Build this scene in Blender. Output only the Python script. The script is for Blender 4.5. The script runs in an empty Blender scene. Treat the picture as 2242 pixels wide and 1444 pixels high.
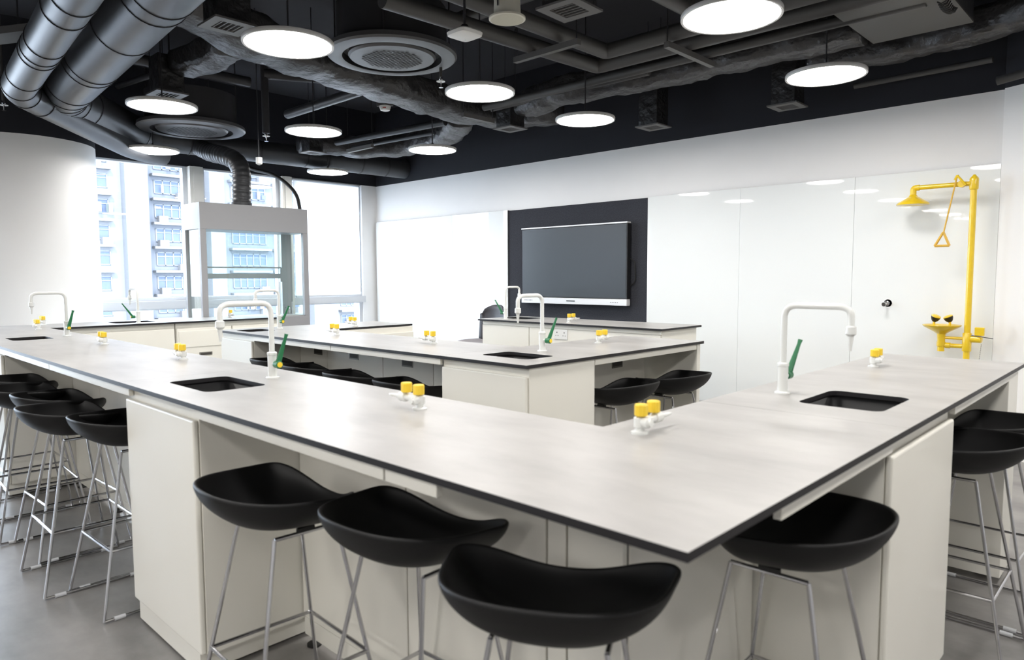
import bpy, bmesh, math, random
from mathutils import Vector, Matrix
random.seed(7)
PI = math.pi
sc = bpy.context.scene
COL = sc.collection

# ------------------------------------------------------------------ camera, world, sun, exposure
CAM_H = 1.34
cam_d = bpy.data.cameras.new('camera'); cam = bpy.data.objects.new('camera', cam_d); COL.objects.link(cam)
sc.camera = cam
yaw, pitch, roll = math.radians(133.727), math.radians(-4.355), math.radians(-0.2156)
fw = Vector((math.cos(yaw)*math.cos(pitch), math.sin(yaw)*math.cos(pitch), math.sin(pitch)))
rt = Vector((math.sin(yaw), -math.cos(yaw), 0)); up = rt.cross(fw)
r2 = rt*math.cos(roll) + up*math.sin(roll); u2 = -rt*math.sin(roll) + up*math.cos(roll)
M3 = Matrix((r2, u2, -fw)).transposed()
cam.matrix_world = Matrix.Translation((0, 0, CAM_H)) @ M3.to_4x4()
cam_d.sensor_fit = 'HORIZONTAL'; cam_d.sensor_width = 36.0; cam_d.lens = 1534.4/2242*36
cam_d.clip_start = 0.02; cam_d.clip_end = 600
cam_d.dof.use_dof = True; cam_d.dof.focus_distance = 7.2; cam_d.dof.aperture_fstop = 4.0

w = bpy.data.worlds.new('sky_world'); sc.world = w; w.use_nodes = True
bg = w.node_tree.nodes['Background']
bg.inputs[0].default_value = (0.76, 0.87, 1.0, 1); bg.inputs[1].default_value = 6.3
sun_d = bpy.data.lights.new('sun', 'SUN'); sun = bpy.data.objects.new('sun', sun_d); COL.objects.link(sun)
sun_d.energy = 3.0; sun_d.angle = math.radians(2); sun_d.color = (1, 0.97, 0.93)
sun.rotation_euler = Vector((-0.75, 0.35, -0.62)).to_track_quat('-Z', 'Y').to_euler()
LAMP_STRENGTH = 15.0
vs = sc.view_settings
vs.view_transform = 'Standard'; vs.look = 'None'; vs.exposure = 1.25; vs.gamma = 1.0; vs.use_curve_mapping = False

# ------------------------------------------------------------------ materials
MATS = {}
def mat(name, col, rough=0.5, metal=0.0, spec=0.5, noise=None, coat=0.0, emit=None, bump=None):
    if name in MATS: return MATS[name]
    m = bpy.data.materials.new(name); m.use_nodes = True
    nt = m.node_tree; b = nt.nodes['Principled BSDF']
    b.inputs['Base Color'].default_value = (*col, 1); b.inputs['Roughness'].default_value = rough
    b.inputs['Metallic'].default_value = metal; b.inputs['Specular IOR Level'].default_value = spec
    b.inputs['Coat Weight'].default_value = coat; b.inputs['Coat Roughness'].default_value = 0.05
    if emit:
        b.inputs['Emission Color'].default_value = (*emit[0], 1); b.inputs['Emission Strength'].default_value = emit[1]
    if noise or bump:
        tc = nt.nodes.new('ShaderNodeTexCoord'); mp = nt.nodes.new('ShaderNodeMapping')
        nt.links.new(tc.outputs['Object'], mp.inputs['Vector'])
    if noise:      # (scale xyz, detail, colour a, colour b, lo, hi)
        s, det, ca, cb, lo, hi = noise
        mp.inputs['Scale'].default_value = s
        n = nt.nodes.new('ShaderNodeTexNoise'); n.inputs['Scale'].default_value = 1.0; n.inputs['Detail'].default_value = det
        n.inputs['Roughness'].default_value = 0.62
        r = nt.nodes.new('ShaderNodeValToRGB')
        r.color_ramp.elements[0].position = lo; r.color_ramp.elements[1].position = hi
        r.color_ramp.elements[0].color = (*ca, 1); r.color_ramp.elements[1].color = (*cb, 1)
        nt.links.new(mp.outputs['Vector'], n.inputs['Vector']); nt.links.new(n.outputs['Fac'], r.inputs['Fac'])
        nt.links.new(r.outputs['Color'], b.inputs['Base Color'])
    if bump:       # (scale, strength, distance)
        n2 = nt.nodes.new('ShaderNodeTexNoise'); n2.inputs['Scale'].default_value = bump[0]; n2.inputs['Detail'].default_value = 6
        bp = nt.nodes.new('ShaderNodeBump'); bp.inputs['Strength'].default_value = bump[1]; bp.inputs['Distance'].default_value = bump[2]
        nt.links.new(tc.outputs['Object'], n2.inputs['Vector'])
        nt.links.new(n2.outputs['Fac'], bp.inputs['Height']); nt.links.new(bp.outputs['Normal'], b.inputs['Normal'])
    MATS[name] = m
    return m
def glass_mat(name, tint, gloss=0.07):
    m = bpy.data.materials.new(name); m.use_nodes = True; nt = m.node_tree; nt.nodes.clear()
    o = nt.nodes.new('ShaderNodeOutputMaterial'); t = nt.nodes.new('ShaderNodeBsdfTransparent'); g = nt.nodes.new('ShaderNodeBsdfGlossy')
    t.inputs[0].default_value = (*tint, 1); g.inputs['Roughness'].default_value = 0.01
    fr = nt.nodes.new('ShaderNodeFresnel'); fr.inputs[0].default_value = 1.45
    mx = nt.nodes.new('ShaderNodeMixShader')
    ge = nt.nodes.new('ShaderNodeNewGeometry'); ma = nt.nodes.new('ShaderNodeMath'); ma.operation = 'MULTIPLY_ADD'
    ma.inputs[1].default_value = 1/1.45-1.45; ma.inputs[2].default_value = 1.45
    nt.links.new(ge.outputs['Backfacing'], ma.inputs[0]); nt.links.new(ma.outputs[0], fr.inputs[0])
    nt.links.new(fr.outputs[0], mx.inputs[0]); nt.links.new(t.outputs[0], mx.inputs[1]); nt.links.new(g.outputs[0], mx.inputs[2])
    nt.links.new(mx.outputs[0], o.inputs[0]); MATS[name] = m
    return m
WHITE = mat('wall_white', (0.88, 0.875, 0.865), 0.6, noise=((1.5, 1.5, 1.5), 2, (0.875, 0.868, 0.858), (0.895, 0.888, 0.88), .3, .7))
DARKW = mat('wall_charcoal', (0.021, 0.0225, 0.029), 0.7, spec=0.25, bump=(60, .05, .002))
FLOORM = mat('floor_concrete_vinyl', (0.2, 0.19, 0.18), 0.32, noise=((1.8, 2.6, 1), 9, (0.115, 0.11, 0.106), (0.29, 0.278, 0.268), .30, .70), bump=(40, .04, .001))
SLAB = mat('slab_paint', (0.042, 0.042, 0.047), 0.8, spec=.2)
DUCT = mat('duct_grey_metal', (0.09, 0.092, 0.1), 0.40, metal=0.3, noise=((3, 3, 3), 4, (0.046, 0.048, 0.053), (0.058, 0.06, 0.066), .3, .7))
RINGM = mat('duct_joint_dark', (0.02, 0.02, 0.024), 0.4)
WRAP = mat('duct_wrap_grey', (0.06, 0.059, 0.061), 0.36, metal=.45, bump=(7, .75, .06))
WRAPD = mat('duct_wrap_black', (0.018, 0.018, 0.02), 0.4, bump=(12, .8, .03))
PIPE = mat('pipe_grey', (0.062, 0.06, 0.059), 0.5)
PIPED = mat('pipe_dark', (0.03, 0.03, 0.034), 0.5)
GRILLE = mat('diffuser_frame', (0.12, 0.117, 0.114), 0.5)
BLACKHOLE = mat('vent_dark', (0.006, 0.006, 0.006), 0.8)
CASS = mat('cassette_grey', (0.085, 0.085, 0.09), 0.42)
CASSD = mat('cassette_inner', (0.018, 0.018, 0.02), 0.3)
WTOP = mat('worktop_stone_laminate', (0.6, 0.58, 0.56), 0.36, noise=((2.2, 5.0, 3), 9, (0.30, 0.289, 0.278), (0.425, 0.412, 0.398), .3, .7))
WEDGE = mat('worktop_black_core', (0.014, 0.013, 0.015), 0.5, spec=.35)
CAB = mat('cabinet_ivory', (0.70, 0.69, 0.64), 0.42, noise=((2, 2, 2), 2, (0.80, 0.78, 0.71), (0.82, 0.80, 0.73), .3, .7))
CABD = mat('cabinet_gap', (0.09, 0.088, 0.08), 0.7)
SLOT = mat('slot_metal', (0.20, 0.19, 0.17), 0.35, metal=.7)
SLOTD = mat('slot_inner', (0.05, 0.045, 0.04), 0.6)
SINKM = mat('sink_black_resin', (0.008, 0.008, 0.009), 0.45, spec=.3)
TAPW = mat('tap_white_epoxy', (0.74, 0.75, 0.73), 0.25, coat=.4)
GREEN = mat('lever_green', (0.012, 0.15, 0.055), 0.35)
YELK = mat('knob_yellow', (0.84, 0.58, 0.035), 0.4)
YEL = mat('shower_yellow', (0.82, 0.56, 0.018), 0.28, coat=.5)
YELP = mat('handle_yellow_ochre', (0.70, 0.42, 0.06), 0.4)
SHELL = mat('stool_black_shell', (0.008, 0.008, 0.009), 0.5, spec=.3, noise=((5, 5, 5), 2, (0.0065, 0.0065, 0.007), (0.008, 0.008, 0.0085), .3, .7))
CHROME = mat('chrome', (0.56, 0.56, 0.58), 0.16, metal=1.0)
GLIDER = mat('glider_clear', (0.55, 0.56, 0.58), 0.35)
RUBBER = mat('rubber_black', (0.012, 0.012, 0.012), 0.6)
LAMPRIM = mat('lamp_rim_grey', (0.62, 0.61, 0.60), 0.4)
LAMPD = mat('lamp_diffuser', (0.9, 0.9, 0.9), 0.5, emit=((1.0, 0.97, 0.93), LAMP_STRENGTH))
WIRE = mat('rod_dark', (0.05, 0.05, 0.055), 0.4, metal=.5)
BOARD = mat('white_glass_board', (0.80, 0.825, 0.82), 0.025, spec=0.5, noise=((.4, .4, .4), 1, (0.86, 0.885, 0.88), (0.87, 0.89, 0.885), .3, .7))
FABRIC = mat('charcoal_fabric', (0.04, 0.042, 0.05), 0.9, spec=.15, noise=((140, 140, 90), 3, (0.028, 0.030, 0.037), (0.058, 0.060, 0.071), .3, .7))
SCREEN = mat('screen_glass', (0.017, 0.021, 0.025), 0.38, spec=.6)
BLACKP = mat('black_plastic', (0.012, 0.012, 0.013), 0.35)
SILVER = mat('silver_bar', (0.75, 0.75, 0.76), 0.3, metal=.1)
HOODG = mat('hood_grey', (0.33, 0.333, 0.345), 0.42)
HOODR = mat('hood_rail', (0.33, 0.35, 0.36), 0.35, metal=.3)
FRAME = mat('window_frame_white', (0.63, 0.65, 0.68), 0.4)
FRAMEB = mat('window_frame_beige', (0.72, 0.71, 0.67), 0.45)
PLASTW = mat('plastic_white', (0.76, 0.76, 0.74), 0.35)
SPKW = mat('speaker_cream', (0.66, 0.64, 0.55), 0.4)
SPKG = mat('speaker_grille_cream', (0.52, 0.50, 0.40), 0.6)
REDP = mat('red_print', (0.5, 0.05, 0.04), 0.5)
CHAIRG = mat('chair_dark_shell', (0.045, 0.043, 0.05), 0.5)
CHAIRS = mat('chair_seat_fabric', (0.30, 0.28, 0.29), 0.85)
BLDW = mat('facade_white', (0.14, 0.147, 0.16), 0.8)
BLDG = mat('facade_pale_grey', (0.105, 0.113, 0.132), 0.8)
BLDGL = mat('facade_glazing', (0.075, 0.095, 0.14), 0.5, spec=.15)
BLDF = mat('facade_window_frame', (0.15, 0.16, 0.18), 0.6)
BLDR = mat('facade_pinkish', (0.62, 0.55, 0.56), 0.8)
ACM = mat('facade_ac_white', (0.17, 0.172, 0.18), 0.6)
ACF = mat('facade_ac_fan', (0.10, 0.105, 0.115), 0.6)
GROUND = mat('street_ground', (0.15, 0.15, 0.155), 0.9)
CLOTHS = [mat('laundry_white', (0.2, 0.2, 0.2), .9), mat('laundry_green', (0.07, 0.085, 0.08), .9)]
GLASS = glass_mat('window_glass', (0.97, 0.985, 1.0))
HGLASS = glass_mat('hood_glass', (0.93, 0.965, 0.96))
bm_ = bpy.data.materials.new('roller_blind_fabric'); bm_.use_nodes = True; _nt = bm_.node_tree; _nt.nodes.clear()
_o = _nt.nodes.new('ShaderNodeOutputMaterial'); _t = _nt.nodes.new('ShaderNodeBsdfTranslucent'); _d = _nt.nodes.new('ShaderNodeBsdfDiffuse')
_t.inputs[0].default_value = (.95, .95, .95, 1); _d.inputs[0].default_value = (.9, .9, .9, 1); _m = _nt.nodes.new('ShaderNodeMixShader'); _m.inputs[0].default_value = .3
_nt.links.new(_t.outputs[0], _m.inputs[1]); _nt.links.new(_d.outputs[0], _m.inputs[2]); _nt.links.new(_m.outputs[0], _o.inputs[0])
BLIND = bm_

# ------------------------------------------------------------------ mesh helpers
class MB:
    def __init__(s): s.v = []; s.f = []; s.m = []; s.s = []
    def add(s, vs, fs, mi=0, smooth=False):
        o = len(s.v); s.v += [tuple(v) for v in vs]
        for f in fs: s.f.append([i+o for i in f]); s.m.append(mi); s.s.append(smooth)
        return s
    def box(s, x0, x1, y0, y1, z0, z1, mi=0):
        x0, x1 = min(x0, x1), max(x0, x1); y0, y1 = min(y0, y1), max(y0, y1); z0, z1 = min(z0, z1), max(z0, z1)
        v = [(x0,y0,z0),(x1,y0,z0),(x1,y1,z0),(x0,y1,z0),(x0,y0,z1),(x1,y0,z1),(x1,y1,z1),(x0,y1,z1)]
        return s.add(v, [(3,2,1,0),(4,5,6,7),(0,1,5,4),(1,2,6,5),(2,3,7,6),(3,0,4,7)], mi)
    def tube(s, path, r, n=12, mi=0, cap=True):
        P = [Vector(p) for p in path]; R = r if isinstance(r, (list, tuple)) else [r]*len(P)
        T = []
        for i in range(len(P)):
            a = P[max(i-1, 0)]; b = P[min(i+1, len(P)-1)]
            T.append((b-a).normalized())
        ref = Vector((0,0,1)) if abs(T[0].z) < .9 else Vector((1,0,0))
        nrm = (ref - T[0]*ref.dot(T[0])).normalized()
        vs = []; 
        for i, p in enumerate(P):
            nrm = (nrm - T[i]*nrm.dot(T[i])).normalized(); bn = T[i].cross(nrm)
            for k in range(n):
                a = 2*PI*k/n; vs.append(p + (nrm*math.cos(a)+bn*math.sin(a))*R[i])
        fs = [(i*n+k, i*n+(k+1)%n, (i+1)*n+(k+1)%n, (i+1)*n+k) for i in range(len(P)-1) for k in range(n)]
        s.add(vs, fs, mi, True)
        if cap:
            o = len(s.v)-len(vs)
            s.f.append([o+k for k in range(n)][::-1]); s.m.append(mi); s.s.append(False)
            s.f.append([o+(len(P)-1)*n+k for k in range(n)]); s.m.append(mi); s.s.append(False)
        return s
    def lathe(s, prof, c=(0,0,0), axis=(0,0,1), n=24, mi=0, cap=True):
        ax = Vector(axis).normalized(); q = ax.to_track_quat('Z', 'Y'); c = Vector(c)
        vs = []
        for r, z in prof:
            for k in range(n):
                a = 2*PI*k/n; vs.append(c + q @ Vector((r*math.cos(a), r*math.sin(a), z)))
        fs = [(i*n+k, i*n+(k+1)%n, (i+1)*n+(k+1)%n, (i+1)*n+k) for i in range(len(prof)-1) for k in range(n)]
        o = len(s.v); s.add(vs, fs, mi, True)
        if cap:
            if prof[0][0] > 1e-5: s.f.append([o+k for k in range(n)][::-1]); s.m.append(mi); s.s.append(False)
            if prof[-1][0] > 1e-5: s.f.append([o+(len(prof)-1)*n+k for k in range(n)]); s.m.append(mi); s.s.append(False)
        return s
    def build(s, name, mats, parent=None, bevel=0, sharp=35, fix=False):
        me = bpy.data.meshes.new(name); me.from_pydata(s.v, [], s.f)
        if not isinstance(mats, (list, tuple)): mats = [mats]
        for m in mats: me.materials.append(m)
        for p, mi, sm in zip(me.polygons, s.m, s.s): p.material_index = mi; p.use_smooth = sm
        me.update()
        if fix:
            b = bmesh.new(); b.from_mesh(me); bmesh.ops.remove_doubles(b, verts=b.verts, dist=1e-5); bmesh.ops.recalc_face_normals(b, faces=b.faces); b.to_mesh(me); b.free()
        if any(s.s): me.set_sharp_from_angle(angle=math.radians(sharp))
        o = bpy.data.objects.new(name, me); COL.objects.link(o)
        if parent: o.parent = parent
        if bevel:
            md = o.modifiers.new('bevel', 'BEVEL'); md.width = bevel; md.segments = 2; md.limit_method = 'ANGLE'
        return o
def tag(o, label, cat, group=None, kind=None):
    o['label'] = label; o['category'] = cat
    if group: o['group'] = group
    if kind: o['kind'] = kind
    return o
def thing(name, label, cat, loc=(0,0,0), rz=0, group=None):
    o = bpy.data.objects.new(name, None); COL.objects.link(o); o.empty_display_size = .1
    o.location = loc; o.rotation_euler = (0, 0, rz)
    return tag(o, label, cat, group)
def struct(name, mb, mats, label=None, cat=None, **k):
    o = mb.build(name, mats, **k); o['kind'] = 'structure'
    o['label'] = label or name.replace('_', ' '); o['category'] = cat or name.split('_')[0]
    return o
def dup(root, loc, rz, label, group=None):
    r = root.copy(); COL.objects.link(r); r.location = loc; r.rotation_euler = (0, 0, rz); r['label'] = label
    if group: r['group'] = group
    for ch in list(root.children):
        c = ch.copy(); COL.objects.link(c); c.parent = r
        for g in list(ch.children):
            d = g.copy(); COL.objects.link(d); d.parent = c
    return r
def arc(p0, p1, p2, n=6):      # corner rounding: quadratic curve p0 -> p2 about p1
    p0, p1, p2 = Vector(p0), Vector(p1), Vector(p2)
    return [p0*(1-t)**2 + p1*2*t*(1-t) + p2*t*t for t in [i/n for i in range(n+1)]]
def round_path(pts, r, n=6):
    P = [Vector(p) for p in pts]; out = [P[0]]
    for i in range(1, len(P)-1):
        a = P[i] + (P[i-1]-P[i]).normalized()*min(r, (P[i-1]-P[i]).length*.49); b = P[i] + (P[i+1]-P[i]).normalized()*min(r, (P[i+1]-P[i]).length*.49)
        out += arc(a, P[i], b, n)
    out.append(P[-1]); return out

HC = 0.94; TH = 0.016                      # worktop height, thickness
ZU = HC - TH
YB = 6.24; XW = -8.76; ZD = 2.68; ZS = 3.75     # back wall, window wall, start of dark paint, slab
X1, Y0 = 4.6, -8.5

# ------------------------------------------------------------------ room shell
struct('floor', MB().box(XW-.3, X1, Y0, YB+.3, -.1, 0), FLOORM)
struct('ceiling', MB().box(XW-.3, X1, Y0, YB+.3, ZS, ZS+.2), SLAB)
struct('wall_back', MB().box(XW-.3, X1, YB, YB+.25, 0, ZD), WHITE, 'white lower wall behind the whiteboards', 'wall')
struct('wall_back_upper', MB().box(XW-.3, X1, YB, YB+.25, ZD, ZS), DARKW, 'charcoal painted upper wall above the whiteboards', 'wall')
struct('wall_window_upper', MB().box(XW-.25, XW, Y0, YB, ZD, ZS), DARKW, 'charcoal header wall above the windows', 'wall')
struct('wall_window_lower', MB().box(XW-.25, XW, Y0, YB, 0, .28), WHITE, 'low white wall under the windows', 'wall')
struct('wall_window_side', MB().box(XW-.25, XW, 1.2, 1.5, .28, ZD), WHITE, 'white wall beside the round column', 'wall')
struct('wall_window_corner', MB().box(XW-.25, XW, 5.98, YB, .28, ZD), WHITE, 'white strip of wall in the corner by the window', 'wall')
struct('wall_right', MB().box(X1, X1+.2, Y0, YB+.25, 0, ZS), WHITE)
struct('wall_front', MB().box(XW-.25, X1, Y0-.2, Y0, 0, ZS), WHITE)
struct('column_left', MB().lathe([(.66, 0), (.66, ZD+.01)], (-8.57, 1.77, 0), n=96, mi=0), WHITE, 'round white column beside the window', 'column')
struct('column_left_upper', MB().lathe([(.66, ZD+.01), (.66, ZS)], (-8.57, 1.77, 0), n=96, mi=0), DARKW, 'charcoal top of the round column', 'column')
def poly_prism(pts, z0, z1):
    n = len(pts); v = [(x, y, z0) for x, y in pts] + [(x, y, z1) for x, y in pts]
    return MB().add(v, [tuple(range(n))[::-1], tuple(range(n, 2*n))] + [(i, (i+1) % n, n+(i+1) % n, n+i) for i in range(n)])
cr = [(-1.0, 6.24), (-1.0, 6.20), (-.80, 6.11), (-.2, 5.85), (.6, 5.7), (.6, 6.24)]
struct('column_right', poly_prism(cr, 0, ZD), WHITE, 'white column at the right end of the whiteboard wall', 'column')
struct('column_right_upper', poly_prism(cr, ZD, ZS), DARKW, 'charcoal top of the right column', 'column')

# windows: frames, panes
def window(name, y0, y1, z0, z1, label):
    f = MB(); t = .05
    for a, b, c, d in ((y0, y0+t, z0, z1), (y1-t, y1, z0, z1), (y0+t, y1-t, z0, z0+t), (y0+t, y1-t, z1-t*.4, z1)):
        f.box(XW-.11, XW-.03, a, b, c, d)
    o = struct(name, f, FRAME, label, 'window')
    MB().box(XW-.075, XW-.065, y0+t*.8, y1-t*.8, z0+t*.8, z1-t*.3).build('pane', GLASS, o)
    return o
window('window_1', 1.5, 3.50, 1.06, ZD, 'tall window pane between the round column and the first mullion')
window('window_2', 3.66, 4.70, 1.06, ZD, 'tall window pane behind the fume cupboard')
window('window_3', 4.84, 5.98, 1.06, ZD, 'window covered by the white roller blind')
window('window_4', 1.5, 3.50, .28, .98, 'low window pane under the rail by the round column')
window('window_5', 3.66, 4.70, .28, .98, 'low window pane behind the fume cupboard')
window('window_6', 4.84, 5.98, .28, .98, 'low clear window pane under the roller blind')
struct('wall_window_rear', MB().box(XW-.25, XW, Y0, -1.45, .28, ZD), WHITE, 'white wall beyond the windows, out of view', 'wall')
window('window_7', -1.45, 1.2, .28, ZD, 'window beside the round column, out of view')
struct('trim_1', MB().box(XW-.12, XW+.06, 3.50, 3.66, .28, ZD).box(XW+.06, XW+.075, 3.535, 3.625, .28, ZD), FRAMEB, 'beige window mullion left of the fume cupboard', 'mullion')
struct('trim_2', MB().box(XW-.12, XW+.06, 4.70, 4.84, .28, ZD).box(XW+.06, XW+.075, 4.735, 4.805, .28, ZD), FRAMEB, 'beige window mullion behind the fume cupboard', 'mullion')
struct('trim_3', MB().box(XW-.12, XW+.05, 1.5, 5.99, .975, 1.065), FRAME, 'horizontal window rail at worktop level', 'rail')
bl = thing('roller_blind', 'white roller blind drawn down to the window rail beside the whiteboards', 'blind', (XW+.02, 5.40, ZD))
MB().box(-.002, .002, -.52, .52, -1.59, -.02).build('blind_fabric', BLIND, bl)
MB().box(-.012, .012, -.52, .52, -1.61, -1.59).build('bottom_bar', FRAME, bl)
MB().tube([(0, -.54, -.02), (0, .54, -.02)], .02).build('roller', FRAME, bl)
MB().tube([(.03, .505, -.02), (.03, .505, -1.55)], .003, 6).build('pull_chain', PIPE, bl)

# ------------------------------------------------------------------ whiteboards, fabric panel, screen
bi = 0
BZ0, BZ1 = .12, 2.145
blabels = ['white glass board panel nearest the window', 'white glass board panel second from the window', 'white glass board panel directly left of the charcoal fabric panel']
for x0, x1, lb in ((-8.72, -8.017, blabels[0]), (-8.015, -7.012, blabels[1]), (-7.01, -6.0, blabels[2]),
                   (-4.0, -3.002, 'white glass board panel directly right of the charcoal fabric panel'),
                   (-3.0, -2.002, 'plain white glass board panel between the fabric panel and the drilled one'),
                   (-2.0, -1.001, 'white glass board panel behind the yellow emergency shower')):
    t = thing('whiteboard', lb, 'whiteboard', ((x0+x1)/2, YB-.002, BZ0), 0, 'white glass boards along the back wall')
    w2 = (x1-x0)/2; h = BZ1-BZ0
    MB().box(-w2, w2, -.040, -.030, 0, h).build('glass_sheet', BOARD, t, bevel=.001)
    MB().box(-w2, w2, -.030, 0, .0, h).build('backing', FABRIC, t)
t = thing('fabric_panel', 'charcoal fabric wall panel behind the flat screen', 'wall panel', (-5.0, YB-.002, .12))
MB().box(-.999, .998, -.022, 0, 0, 2.02).build('board', FABRIC, t)
t = thing('wall_hook', 'small chrome stub fixing in a dark hole on the whiteboard', 'wall fitting', (-1.72, YB-.04, 1.115))
MB().lathe([(.030, 0), (.030, .002)], axis=(0, -1, 0)).build('hole_cover', BLACKHOLE, t)
MB().lathe([(.020, .002), (.020, .02), (.012, .025), (.012, .07), (.016, .072), (.016, .085)], axis=(-.1, -1, -.1)).build('stub', CHROME, t)
tv = thing('flat_screen', 'large switched-off flat screen with silver bottom bar on the charcoal panel', 'screen', (-4.94, YB-.022, 1.03))
W2 = .745
MB().box(-W2, W2, -.095, -.035, .07, .86).build('housing', BLACKP, tv, bevel=.004)
MB().box(-W2+.012, W2-.012, -.0975, -.095, .083, .852).build('display', SCREEN, tv)
MB().box(-W2-.004, W2+.004, -.105, -.04, 0, .068).build('bottom_bar', SILVER, tv, bevel=.004)
MB().box(-W2-.004, W2+.004, -.105, -.04, .862, .876).build('top_strip', SILVER, tv)
MB().box(-.06, .06, -.1085, -.105, .03, .042).build('sensor_window', BLACKP, tv)
b = MB()
for i in range(5): b.lathe([(.0045, 0), (.0045, .002)], (W2-.2+i*.022, -.105, .032), (0, -1, 0), 10)
b.build('port', BLACKP, tv)
b = MB()
for i in range(6): b.box(-W2+.05+i*.022, -W2+.058+i*.022, -.1065, -.105, .03, .040)
b.build('button', BLACKP, tv)
MB().box(-.35, .35, -.035, 0, .2, .6).build('wall_bracket', BLACKP, tv)
MB().tube(round_path([(W2-.03, -.03, .5), (W2+.05, -.03, .47), (W2+.055, -.02, .25), (W2-.02, -.02, .2)], .04), .006, 8).build('cable', RUBBER, tv)

# ------------------------------------------------------------------ worktops (holes for sinks)
def worktop(name, cells, holes, label, r=.035):
    """cells: rectangles (x0,x1,y0,y1); holes: rectangles, each inside one cell."""
    b = MB(); edges = {}
    def key(p): return (round(p[0], 4), round(p[1], 4))
    for (x0, x1, y0, y1) in cells:
        hs = [h for h in holes if x0 < h[0] and h[1] < x1 and y0 < h[2] and h[3] < y1]
        strips = []
        if not hs: strips = [((x0, x1, y0, y1), None)]
        else:
            h = hs[0]; strips = [((x0, x1, y0, y1), h)]
        for (a0, a1, c0, c1), h in strips:
            cor = [(a0, c0), (a1, c0), (a1, c1), (a0, c1)]
            if h is None:
                for z, fl in ((0, True), (-TH, False)):
                    b.add([(x, y, z) for x, y in cor], [(0, 1, 2, 3) if fl else (3, 2, 1, 0)], 0 if fl else 1)
            else:
                hx0, hx1, hy0, hy1 = h; loops = []; n = 6
                for (cx, cy, a) in ((hx0+r, hy0+r, PI), (hx1-r, hy0+r, 1.5*PI), (hx1-r, hy1-r, 0), (hx0+r, hy1-r, .5*PI)):
                    loops.append([(cx+r*math.cos(a+.5*PI*k/n), cy+r*math.sin(a+.5*PI*k/n)) for k in range(n+1)])
                for z, fl in ((0, True), (-TH, False)):
                    vs = [(x, y, z) for x, y in cor] + [(x, y, z) for L in loops for x, y in L]; fs = []
                    for i in range(4):
                        o = 4+i*(n+1)
                        for k in range(n): fs.append((i, o+k+1, o+k) if fl else (i, o+k, o+k+1))
                        j = (i+1) % 4; o2 = 4+j*(n+1)
                        fs.append((i, j, o2, o+n) if fl else (i, o+n, o2, j))
                    b.add(vs, fs, 0 if fl else 1)
                flat = [p for L in loops for p in L]; m = len(flat)
                b.add([(x, y, 0) for x, y in flat]+[(x, y, -TH) for x, y in flat], [(i, (i+1) % m, m+(i+1) % m, m+i) for i in range(m)], 1)
            for i in range(4):
                p, q = cor[i], cor[(i+1) % 4]
                k1 = (key(p), key(q)); k2 = (key(q), key(p))
                if k2 in edges: del edges[k2]
                else: edges[k1] = (p, q)
    for p, q in edges.values():
        b.add([(p[0], p[1], -TH), (q[0], q[1], -TH), (q[0], q[1], 0), (p[0], p[1], 0)], [(0, 1, 2, 3)], 1)
    o = b.build(name, [WTOP, WEDGE]); o.location = (0, 0, HC)
    return tag(o, label, 'worktop', 'bench worktops')
J = .0012
NX, NY = -.50, .89                      # near bench outer planes
NI_X, NI_Y = -1.10, 1.50                # near bench inner planes
hA = (-2.81, -2.45, 1.015, 1.245); hB = (-.87, -.62, 2.21, 2.53); hL = (-5.70, -5.42, 1.03, 1.26); hW = (-7.06, -6.80, 2.05, 2.39)
worktop('worktop', [(-7.2, -6.6, NY, NI_Y), (-6.6, -2.95, NY, NI_Y), (-7.2, -6.6, NI_Y, 1.975)], [hL], 'grey stone-look worktop run nearest the round column, with one small sink')
worktop('worktop', [(-7.2, -6.6, 1.975+J, 3.55)], [hW], 'grey worktop under the window in front of the fume cupboard')
worktop('worktop', [(-2.95+J, NI_X, NY, NI_Y), (NI_X, NX, NY, NI_Y), (NI_X, NX, NI_Y, 2.03)], [hA], 'corner section of the nearest grey worktop with black edge')
worktop('worktop', [(NI_X, NX, 2.03+J, 3.90)], [hB], 'grey worktop leg pointing to the yellow emergency shower')
MX, MY, MI_X, MI_Y = -2.12, 2.31, -2.71, 2.92
hM = (-2.60, -2.27, 2.48, 2.69); hM2 = (-5.20, -4.96, 2.385, 2.60)
worktop('worktop', [(-5.33, -4.77, MY, MI_Y), (-5.33, -4.77, MI_Y, 3.75)], [hM2], 'middle bench worktop end nearest the fume cupboard with black edge')
worktop('worktop', [(-4.77+J, -2.726, MY, MI_Y)], [], 'long middle stretch of worktop above the row of slot handles')
worktop('worktop', [(-2.726+J, MX, MY, MI_Y), (-2.726+J, MX, MI_Y, 3.93)], [hM], 'middle bench worktop corner leg in front of the demonstration desk')
DX0, DX1, DY0, DY1 = -4.85, -2.83, 4.60, 5.20
hT = (-4.80, -4.44, 4.84, 5.10)
worktop('worktop', [(DX0, DX1, DY0, DY1)], [hT], 'straight worktop of the demonstration desk below the flat screen')

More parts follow.
